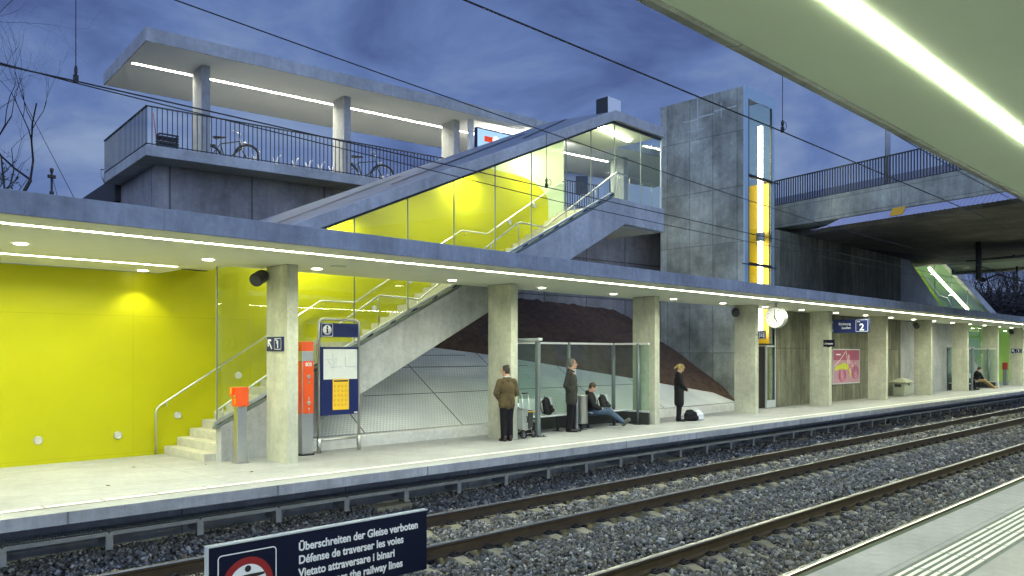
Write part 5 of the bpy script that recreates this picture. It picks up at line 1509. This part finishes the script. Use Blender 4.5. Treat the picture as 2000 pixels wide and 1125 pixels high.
# ------------------------------------------------------------------ people
SKIN = mat('skin', (.52, .30, .20), .55, noise=(20, .06)); SKIN.node_tree.nodes['Principled BSDF'].inputs['Subsurface Weight'].default_value = .08
def vv(*a): return Vector(a)
def hand_prims(mb, wrist, d, n_, s=1.0, curl=.5, side=1):
    """palm, four fingers and a thumb; d = direction of the hand, n_ = palm normal"""
    d = Vector(d).normalized(); n_ = Vector(n_); n_ = (n_ - d*n_.dot(d)).normalized(); w_ = d.cross(n_).normalized() * side
    wr = Vector(wrist)
    for k in (-1, 0, 1): mb.cap(wr + w_*.016*k*s + d*.01*s, .017*s, wr + w_*.024*k*s + d*.075*s, .0155*s, 8)
    for k, (off, L_) in enumerate(((-.033, .062), (-.011, .075), (.011, .070), (.032, .054))):
        p0 = wr + w_*off*s + d*.08*s
        d1 = (d*math.cos(curl) + n_*math.sin(curl)).normalized(); d2 = (d*math.cos(curl*2.1) + n_*math.sin(curl*2.1)).normalized()
        p1 = p0 + d1*L_*.5*s; p2 = p1 + d2*L_*.5*s
        mb.cap(p0, .0092*s, p1, .0088*s, 8); mb.cap(p1, .0088*s, p2, .0074*s, 8)
    p0 = wr - w_*.028*s + d*.022*s; d1 = (d*.72 - w_*.62 + n_*.3).normalized(); p1 = p0 + d1*.038*s; p2 = p1 + (d*.9 - w_*.2 + n_*.4).normalized()*.028*s
    mb.cap(p0, .012*s, p1, .0105*s, 8); mb.cap(p1, .0105*s, p2, .0085*s, 8)
def head_frame(hd, tilt, roll=0):
    """rotation of the head about z (heading) and nod (tilt: + looks down)"""
    return Matrix.Rotation(hd, 3, 'Z') @ Matrix.Rotation(tilt, 3, 'Y') @ Matrix.Rotation(roll, 3, 'X')
def head_prims(mb, c, Rm, s=1.0, w_=1.0):
    """skull, jaw, nose, ears; local +x is the face"""
    def q_(x, y, z): return Vector(c) + Rm @ Vector((x*s, y*s*w_, z*s))
    mb.ell(q_(-.012, 0, .035), (.094*s, .074*s*w_, .100*s), Rm)
    mb.ell(q_(.028, 0, -.025), (.066*s, .060*s*w_, .088*s), Rm)
    mb.cap(q_(.05, 0, -.092), .026*s, q_(.066, 0, -.088), .022*s)
    mb.cap(q_(.088, 0, .022), .010*s, q_(.112, 0, -.018), .0145*s, 8)
    mb.cap(q_(.074, -.03, .035), .017*s, q_(.074, .03, .035), .017*s)
    for y in (-1, 1):
        mb.ell(q_(-.008, .074*y, 0), (.020*s, .010*s, .031*s), Rm, 10, 8); mb.ell(q_(.058, .040*y, -.018), (.028*s, .022*s, .024*s), Rm, 8, 6)
    mb.cap(q_(.078, -.016, -.052), .011*s, q_(.078, .016, -.052), .011*s, 8)
def face_parts(root, c, Rm, s=1.0, w_=1.0, brow=M['bark'], glasses=False):
    def q_(x, y, z): return Vector(c) + Rm @ Vector((x*s, y*s*w_, z*s))
    b = MB()
    for y in (-1, 1): b.ell(q_(.083, .031*y, .014), (.009*s, .013*s, .0075*s), Rm, 10, 6)
    b.build('eyes', M['black'], root)
    b = MB()
    for y in (-1, 1): b.cap(q_(.091, .018*y, .034), .0045*s, q_(.083, .048*y, .036), .004*s, 6)
    b.build('eyebrows', brow, root)
    b = MB(); b.cap(q_(.087, -.019, -.054), .0048*s, q_(.087, .019, -.054), .0048*s, 6); b.build('mouth', mat('lips', (.35, .13, .11), .5) if 'lips' not in M else M['lips'], root)
    if glasses:
        b = MB()
        for y in (-1, 1): b.tube([q_(.100, .032*y + .022*math.cos(a), .014 + .018*math.sin(a)) for a in [2*math.pi*k/16 for k in range(16)]], .0022, 5, closed=True); b.tube([q_(.098, .055*y, .018), q_(0, .078*y, .022)], .002, 5)
        b.tube([q_(.100, -.01, .016), q_(.100, .01, .016)], .002, 5); b.build('glasses', M['dark'], root)
M['lips'] = mat('lips', (.35, .13, .11), .5)
def cloth(name, col, rough=.85, bs=14, st=.5, var=.2):
    return mat(name, col, rough, noise=(11, var), bump=(bs, st), spec=.25)
def blob(name, mb, m, root, vox=.012, sm=3):
    o = mb.build(name, m, root); return remesh(o, vox, sm)
def shoe(root, heel, toe, m, s=1.0, sole=None):
    h_, t_ = Vector(heel), Vector(toe); d = (t_-h_).normalized(); upv = Vector((0, 0, 1)) if abs(d.z) < .7 else Vector((0, -.5, .5))
    mb = MB(); mb.cap(h_ + upv*.045, .044*s, h_ + d*.09 + upv*.05, .046*s); mb.cap(h_ + d*.08 + upv*.04, .045*s, t_ - d*.03 + upv*.028, .034*s); mb.cap(h_ + upv*.05, .042*s, h_ + upv*.10, .045*s)
    mb.cap(h_ + upv*.016, .03*s, t_ - d*.02 + upv*.012, .03*s)
    return blob('shoe', mb, m, root, .010, 3)

def standing(label, loc, facing, H_, head_dir, head_tilt, jacket, trousers, shoes, hair, arms, jlen=.44, coat=False, belly=1.0, female=False, collar=None, glasses=False, stance=(.085, .0), shirt=None):
    """adult standing; local +x = front. arms: per side list of elbow, wrist (local, metres for 1.75 m)"""
    t = thing('person', label, 'person', loc, facing); k = H_/1.75
    S_ = lambda x, y, z: Vector((x*k, y*k, z*k))
    body = MB()
    hc = S_(.035, 0, 1.625); Rm = head_frame(head_dir, head_tilt)
    hc = hc + Rm @ Vector((.02, 0, 0)) * (1 if head_tilt > .2 else .2)
    head_prims(body, hc, Rm, k, .95)
    body.cap(S_(-.005, 0, 1.42), .062*k, hc + Rm @ Vector((-.02, 0, -.05)), .056*k)
    body.cap(S_(0, -.12, 1.40), .06*k, S_(0, .12, 1.40), .06*k); body.cap(S_(0, 0, 1.4), .10*k, S_(0, 0, .95), .11*k)
    hipw = .085
    for sd in (-1, 1):
        kx = stance[1]*sd
        body.cap(S_(0, hipw*sd, .92), .075*k, S_(.01 + kx*.5, stance[0]*sd, .5), .052*k); body.cap(S_(.01 + kx*.5, stance[0]*sd, .5), .05*k, S_(kx, stance[0]*sd, .09), .036*k)
        el, wr = arms[0 if sd < 0 else 1]
        shd = S_(0, .185*sd, 1.40)
        body.cap(shd, .05*k, S_(*el), .038*k); body.cap(S_(*el), .038*k, S_(*wr), .028*k)
        d = (S_(*wr) - S_(*el)).normalized()
        hand_prims(body, S_(*wr), d, Vector((0, -sd, 0)) + Vector((.3, 0, 0)), k, .5, sd)
    blob('body', body, SKIN, t, .0075, 2)
    # trousers
    tr = MB()
    tr.cap(S_(0, -.06, .93), .115*k, S_(0, .06, .93), .115*k)
    for sd in (-1, 1):
        kx = stance[1]*sd; y = stance[0]*sd
        tr.cap(S_(0, hipw*sd, .90), .104*k, S_(.012 + kx*.5, y, .52), .083*k); tr.cap(S_(.012 + kx*.5, y, .52), .083*k, S_(-.01 + kx, y, .13), .077*k); tr.cap(S_(-.01 + kx, y, .13), .077*k, S_(kx - .005, y, .09), .081*k)
    blob('trousers', tr, trousers, t, .012, 3)
    # jacket / coat
    j = MB(); hem = (1 - jlen) * 1.40
    sw = .165 if not female else .14
    j.cap(S_(-.005, -sw, 1.385), .078*k, S_(-.005, sw, 1.385), .078*k)
    j.ell(S_(0, 0, 1.22), (.135*k*belly, .205*k, .22*k)); j.ell(S_(.01, 0, 1.02), (.142*k*belly, .195*k, .24*k))
    zz = [1.0, .9, hem + .05, hem]
    for a, b_ in zip(zz[:-1], zz[1:]):
        for y in (-.075, 0, .075): j.cap(S_(.005, y, a), (.118 if y else .128)*k*belly, S_(.005, y*1.08, b_), (.118 if y else .125)*k*belly)
    for sd in (-1, 1):
        el, wr = arms[0 if sd < 0 else 1]
        j.cap(S_(-.005, .185*sd, 1.385), .077*k, S_(*el), .062*k); j.cap(S_(*el), .062*k, S_(*wr), .052*k)
    j.cap(S_(-.02, -.05, 1.455), .062*k, S_(-.02, .05, 1.455), .062*k); j.cap(S_(-.05, 0, 1.42), .07*k, S_(-.045, 0, 1.49), .045*k)
    blob('coat' if coat else 'jacket', j, jacket, t, .013, 3)
    c = MB(); c.tube([S_(.01 + .078*math.cos(a), .082*math.sin(a), 1.475 - .03*math.cos(a)) for a in [2*math.pi*i/20 for i in range(20)]], .021*k, 8, closed=True); c.build('collar', collar or jacket, t)
    if shirt:
        c = MB(); c.prism([(.0, -.035), (.0, .035)], 0, .01, 'z') if False else c.ell(S_(.062, 0, 1.435), (.055*k, .045*k, .065*k)); c.build('shirt', shirt, t)
    for sd in (-1, 1):
        kx = stance[1]*sd; y = stance[0]*sd
        shoe(t, S_(kx - .055, y, .0), S_(kx + .20, y*1.25, .0), shoes, k)
    # hair
    h = MB()
    def q_(x, y, z): return hc + Rm @ Vector((x*k, y*k*.95, z*k))
    h.ell(q_(-.034, 0, .047), (.090*k, .083*k, .097*k), Rm); h.ell(q_(-.045, 0, .0), (.07*k, .079*k, .085*k), Rm)
    if female:
        h.ell(q_(-.01, 0, .055), (.106*k, .086*k, .097*k), Rm); h.cap(q_(-.10, 0, .02), .03*k, q_(-.135, 0, .015), .028*k); h.cap(q_(-.13, 0, .02), .030*k, q_(-.175, .01, -.045), .02*k); h.cap(q_(-.14, 0, -.0), .022*k, q_(-.185, -.01, -.10), .010*k); h.cap(q_(-.13, 0, .03), .028*k, q_(-.15, -.01, .06), .018*k)
        for sd in (-1, 1): h.cap(q_(.07, .055*sd, .07), .022*k, q_(.045, .076*sd, -.02), .012*k)
    else:
        for i in range(16):
            a = i*1.7; h.ell(q_(-.04 + .055*math.cos(a), .05*math.sin(a), .122 - .03*((i*7) % 3)/3), (.03*k, .028*k, .022*k), Rm, 8, 6)
        for sd in (-1, 1): h.cap(q_(-.015, .070*sd, .05), .016*k, q_(.006, .074*sd, -.015), .010*k)
    blob('hair', h, hair, t, .009, 2)
    face_parts(t, hc, Rm, k, .95, hair, glasses)
    return t
hair_dark = mat('dark brown hair', (.022, .016, .012), .6, noise=(60, .4), bump=(70, .6)); hair_grey = mat('greying sandy hair', (.115, .105, .085), .6, noise=(60, .5), bump=(70, .6))
hair_blond = mat('blond hair', (.30, .215, .07), .5, noise=(60, .35), bump=(70, .5)); hair_brown = mat('short brown hair', (.05, .028, .015), .6, noise=(70, .4), bump=(80, .5))
suede = cloth('brown suede', (.090, .066, .032), .9, 12, .7, .35); dkgrey = cloth('dark grey cloth', (.030, .030, .025), .8, 12, .6, .25); blackc = cloth('black cloth', (.010, .010, .012), .85, 10, .5, .3)
blackt = cloth('black trouser cloth', (.008, .008, .011), .9, 10, .4, .3); jeans = cloth('blue denim', (.055, .085, .135), .9, 10, .6, .45); brownl = mat('brown leather', (.035, .018, .012), .45); blackl = mat('black leather', (.012, .012, .012), .4)
pshirt = cloth('pale shirt', (.55, .56, .58), .8, 20, .2, .05)
pocketR = lambda s: ((-.10, .25*s, 1.10), (.08, .165*s, .93))
standing('man seen from behind in a brown suede jacket beside the column', (12.20, 12.56, fz(12.56)), R(72), 1.655, R(34), .22, suede, blackt, brownl, hair_dark,
         [((.0, -.26, 1.10), (.10, -.13, 1.02)), ((-.03, .30, 1.12), (.05, .17, .97))], .40, stance=(.085, -.02), collar=pshirt, belly=1.05)
standing('grey-haired man in a dark grey jacket standing with hands in pockets', (14.83, 12.98, fz(12.98)), R(-62), 1.80, R(20), -.06, dkgrey, blackt, blackl, hair_grey,
         [((-.07, -.28, 1.11), (.03, -.165, .99)), ((-.07, .28, 1.11), (.03, .165, .99))], .47, stance=(.095, .02), shirt=pshirt, glasses=True, belly=1.08)
standing('blond woman with ponytail in a long black coat looking down', (19.28, 12.80, fz(12.8)), R(-42), 1.63, R(6), .50, blackc, blackt, blackl, hair_blond,
         [((.03, -.23, 1.13), (.20, -.10, .98)), ((.03, .23, 1.13), (.20, .10, .98))],   .60, True, 1.12, True, stance=(.07, .02))

def seated(label, loc, facing, jacket, trousers, shoes, hair, knees, ankles, toes, head_dir, head_tilt, torso_top, arms, shirt=None, vox=.011):
    """loc = pelvis point on the seat; local +x = front; lists are (right, left)"""
    t = thing('person', label, 'person', loc, facing)
    V = lambda p: Vector(p)
    hip = [V((0, -.09, .10)), V((0, .09, .10))]; tt = V(torso_top)
    Rm = head_frame(head_dir, head_tilt); hc = tt + V((.06, 0, .205)) + Rm @ V((.02, 0, .0))
    body = MB(); head_prims(body, hc, Rm, 1, .95); body.cap(tt + V((0, 0, .02)), .06, hc + Rm @ V((-.02, 0, -.05)), .054); body.cap(V((0, 0, .12)), .11, tt, .10)
    perp = V((0, 1, 0))
    sh = [tt + V((0, -.175, -.03)), tt + V((0, .175, -.03))]
    for i in (0, 1):
        body.cap(hip[i], .07, V(knees[i]), .05); body.cap(V(knees[i]), .048, V(ankles[i]), .034)
        el, wr = V(arms[i][0]), V(arms[i][1]); body.cap(sh[i], .048, el, .036); body.cap(el, .036, wr, .027)
        hand_prims(body, wr, (wr-el) + V((.05, 0, -.03)), V((0, (1 if i == 0 else -1), -.5)), 1, .45, -1 if i == 0 else 1)
    blob('body', body, SKIN, t, .0075, 2)
    tr = MB(); tr.cap(V((-.02, -.07, .10)), .115, V((-.02, .07, .10)), .115)
    for i in (0, 1): tr.cap(hip[i], .098, V(knees[i]), .074); tr.cap(V(knees[i]), .073, V(ankles[i]) * .93 + V(knees[i]) * .07, .064)
    blob('trousers', tr, trousers, t, .012, 3)
    j = MB(); j.cap(sh[0]*.9 + tt*.1, .075, sh[1]*.9 + tt*.1, .075); m_ = (V((-.01, 0, .14)) + tt) * .5
    j.ell(m_ + V((0, 0, .06)), (.155, .205, .23)); j.cap(V((-.01, -.06, .12)), .122, m_ + V((0, -.05, 0)), .125); j.cap(V((-.01, .06, .12)), .122, m_ + V((0, .05, 0)), .125)
    for i in (0, 1): j.cap(sh[i], .074, V(arms[i][0]), .06); j.cap(V(arms[i][0]), .06, V(arms[i][1]), .047)
    j.cap(tt + V((-.05, -.05, .07)), .06, tt + V((-.05, .05, .07)), .06)
    blob('jacket', j, jacket, t, .012, 3)
    for i in (0, 1): shoe(t, ankles[i] if False else V(ankles[i]) + V((-.03, 0, -.075)), toes[i], shoes, 1)
    h = MB()
    def q_(x, y, z): return hc + Rm @ Vector((x, y*.95, z))
    h.ell(q_(-.022, 0, .046), (.096, .080, .094), Rm); h.ell(q_(-.04, 0, .005), (.066, .077, .075), Rm)
    for sd in (-1, 1): h.cap(q_(-.01, .068*sd, .05), .015, q_(.004, .073*sd, .0), .009)
    blob('hair', h, hair, t, .009, 2); face_parts(t, hc, Rm, 1, .95, hair)
    if shirt: 
        b = MB(); b.cap(V((.08, -.10, .10)), .03, V((.10, .02, .12)), .03); blob('shirt', b, shirt, t, .010, 2)
    return t
two_tone = mat('white and black trainers', (.10, .10, .09), .5, noise=(14, .9))
seated('young man slouching on the right bench with legs stretched out', (15.93, 13.25, fz(13.25) + .33), R(-52), blackc, jeans, two_tone, hair_brown,
       [(.45, -.10, .10), (.44, .13, .14)], [(.84, -.06, -.17), (.86, .10, -.20)], [(.98, -.08, -.08), (1.0, .12, -.12)], R(12), .62, (-.05, 0, .53),
       [((.06, -.27, .26), (.25, -.10, .17)), ((.06, .27, .26), (.25, .12, .17))], pshirt)
seated('far seated person in dark clothes bending forward in the far shelter', (48.9, 13.25, fz(13.2) + .36), R(-45), blackc, cloth('tan trousers', (.30, .22, .10), .9), mat('tan shoes', (.35, .22, .08), .6), hair_dark,
       [(.44, -.10, .12), (.44, .12, .12)], [(.95, -.08, -.26), (.95, .12, -.26)], [(1.16, -.10, -.28), (1.16, .14, -.28)], R(0), .55, (.12, 0, .52),
       [((.22, -.25, .28), (.42, -.05, .22)), ((.22, .25, .28), (.42, .08, .22))], vox=.02)
seated('second dark seated person half hidden behind a column at the far shelter', (47.0, 13.3, fz(13.2) + .36), R(-60), blackc, blackt, blackl, hair_dark,
       [(.44, -.10, .12), (.44, .12, .12)], [(.5, -.10, -.28), (.5, .12, -.28)], [(.72, -.10, -.32), (.72, .12, -.32)], R(0), .3, (.0, 0, .55),
       [((.1, -.25, .28), (.3, -.05, .22)), ((.1, .25, .28), (.3, .08, .22))], vox=.02)
bench('metal bench hidden behind the far column under a second dark figure', (46.5, 13.1, fz(13.3)), 0, 1.5)

# ------------------------------------------------------------------ luggage
def backpack(label, loc, rz, tilt=-.25, badge=True):
    t = thing('backpack', label, 'backpack', loc, rz, 'black backpacks on the benches')
    m_ = cloth('black nylon', (.010, .010, .012), .6, 25, .4, .3)
    b = MB(); Mt = Matrix.Rotation(tilt, 3, 'X')
    def q_(x, y, z): return Mt @ Vector((x, y, z))
    for x in (-.09, .09): b.cap(q_(x, 0, .10), .09, q_(x*.75, .01, .33), .08)
    b.cap(q_(0, -.02, .09), .10, q_(0, 0, .36), .085); b.cap(q_(-.09, 0, .09), .085, q_(.09, 0, .09), .085); blob('bag', b, m_, t, .012, 3)
    b = MB(); b.cap(q_(-.05, -.10, .10), .06, q_(.05, -.10, .10), .06); b.cap(q_(-.04, -.095, .19), .045, q_(.04, -.095, .19), .045); blob('front_pocket', b, m_, t, .012, 3)
    b = MB()
    for x in (-.08, .08): b.tube([q_(x, .07, .38), q_(x*1.2, .13, .30), q_(x*1.5, .13, .12), q_(x*1.5, .06, .03)], .014, 6)
    b.tube([q_(-.03, .03, .44), q_(0, .03, .47), q_(.03, .03, .44)], .008, 6); b.build('straps', M['black'], t)
    if badge: b = MB(); b.cap(q_(-.02, -.143, .20), .008, q_(.0, -.143, .205), .008, 6); b.build('badge', M['letter'], t)
    return t
backpack('black backpack sitting on the left bench behind the grey-haired man', (14.42, 13.36, fz(13.3) + .425), R(25), -.18, False)
backpack('black backpack with a pale badge on the right bench beside the young man', (16.60, 13.30, fz(13.3) + .425), R(15), -.3)
def soft(name, label, cat, loc, prims, m, vox=.012, rz=0, zs=1.0):
    b = MB()
    for p in prims: b.cap(*p)
    o = b.build(name, m); o.location = loc; o.rotation_euler = (0, 0, rz); o.scale = (1, 1, zs); remesh(o, vox, 4); return tag(o, label, cat)
soft('travel_bag', 'slumped black bag on the platform in front of the blond woman', 'bag', (19.62, 12.60, fz(12.6)), [((-.13, 0, .09), .09, (.12, 0, .09), .09), ((-.12, 0, .17), .10, (.08, .02, .19), .09), ((-.10, .02, .25), .075, (.03, .03, .23), .07), ((-.06, 0, .31), .025, (.04, 0, .30), .02)], blackc, .012, R(-42))
soft('shopping_bag', 'white plastic shopping bag leaning on the black bag', 'bag', (19.84, 12.47, fz(12.5)), [((-.06, 0, .075), .075, (.07, 0, .07), .07), ((-.08, 0, .16), .075, (.04, 0, .16), .075), ((-.10, 0, .24), .055, (.0, .02, .24), .055), ((-.13, .0, .335), .017, (-.10, 0, .25), .03), ((-.05, .02, .34), .014, (-.05, .02, .25), .03)], mat('white plastic film', (.66, .68, .72), .35, noise=(18, .12), bump=(22, 1)), .009, R(-42))
# hand trolley with aluminium case, bottle and black bag
TX, TY, TZ = 12.98, 12.66, fz(12.7)
t = thing('hand_trolley', 'folding luggage trolley with two spoked wheels behind the column', 'trolley', (TX, TY, TZ), R(10))
for x in (-.19, .19):
    w_ = MB(); w_.tube([(x, .085*math.cos(a), .10 + .085*math.sin(a)) for a in [2*math.pi*i/24 for i in range(24)]], .015, 8, closed=True); wo_ = w_.build('wheel', M['rubber'], t)
    w_ = MB(); w_.cyl((x-.012, 0, .10), .025, .024, 12, 'x')
    for i in range(6): a = i*math.pi/3; w_.tube([(x, 0, .10), (x, .075*math.cos(a), .10 + .075*math.sin(a))], .006, 5)
    w_.build('hub', M['steel'], wo_)
b = MB(); b.tube([(-.19, 0, .10), (.19, 0, .10)], .010, 8); b.build('axle', M['steel'], t)
b = MB()
for x in (-.13, .13): b.tube([(x*1.35, 0, .10), (x, .02, .22), (x, .04, .62), (x*.92, .10, 1.02)], .011, 8)
b.tube([(-.13, .02, .24), (.13, .02, .24)], .009, 6); b.tube([(-.13, .035, .58), (.13, .035, .58)], .009, 6); b.tube([(-.15, 0, .22), (-.15, .24, .13), (.15, .24, .13), (.15, 0, .22)], .010, 8); b.build('frame', M['steel'], t)
b = MB(); b.tube([(-.12, .10, 1.02), (.12, .10, 1.02)], .016, 8); b.build('handle', M['black'], t)
b = MB(); b.box(-.10, .10, -.075, .015, .24, .64); o = b.build('black_tote', M['black'], bevel=.02, loc=(TX, TY, TZ), rot=(0, 0, R(10))); tag(o, 'narrow black bag strapped upright on the luggage trolley', 'bag')
b = MB(); b.tube([(-.14, .05, .60), (-.14, -.09, .61), (.14, -.09, .61), (.14, .05, .60)], .014, 6, closed=True); b.build('yellow_strap', M['ylab'], t)
t = thing('aluminium_case', 'silver ribbed aluminium case strapped to the luggage trolley', 'case', (TX - .275, TY + .02, TZ + .22), R(10))
b = MB(); b.box(-.10, .09, -.17, .19, 0, .46); b.build('shell', mat('aluminium sheet', (.50, .54, .50), .4, .6, noise=(7, .1)), t, bevel=.012)
b = MB()
for (x0, x1) in ((-.104, -.085), (-.012, .012), (.075, .094)):
    b.box(x0, x1, -.176, -.171, 0, .46); b.box(x0, x1, -.17, .19, .461, .466)
b.box(-.104, .094, -.176, -.171, .445, .465); b.box(-.104, .094, -.176, -.171, -.004, .015); b.build('edge_trim', M['steel'], t)
b = MB(); b.tube([(.03, -.176, .30), (.03, -.205, .29), (.03, -.205, .17), (.03, -.176, .16)], .012, 8); b.build('handle', M['black'], t)
b = MB(); b.lathe([(.001, 0), (.036, 0), (.036, .17), (.014, .24), (.014, .30), (.001, .30)], (0, 0, 0), 16)
o = b.build('bottle', mat('green glass bottle', (.02, .16, .03), .15), loc=(TX - .25, TY + .10, TZ + .69)); tag(o, 'green bottle standing on top of the aluminium case', 'bottle')
lb_ = MB(); lb_.lathe([(.0365, .03), (.0365, .12)], (0, 0, 0), 16); lb_.build('bottle_label', M['letter'], o)
# a few fallen leaves on the far platform
for k, (x, y) in enumerate(((6.35, 14.6), (5.9, 13.6), (3.9, 12.3), (6.0, 12.1), (10.9, 13.1), (4.9, 14.2))):
    b = MB(); b.add([(-.035, 0, .004), (0, -.022, .012), (.04, 0, .006), (0, .022, .02)], [(0, 1, 2, 3)])
    o = b.build('fallen_leaf', mat('dry leaf', (.30, .20, .05), .8), loc=(x, y, fz(y) + .003), rot=(0, 0, k*1.1)); so = o.modifiers.new('thick', 'SOLIDIFY'); so.thickness = .003
    tag(o, 'dry curled leaf lying on the far platform floor', 'leaf', 'dry leaves on the far platform')
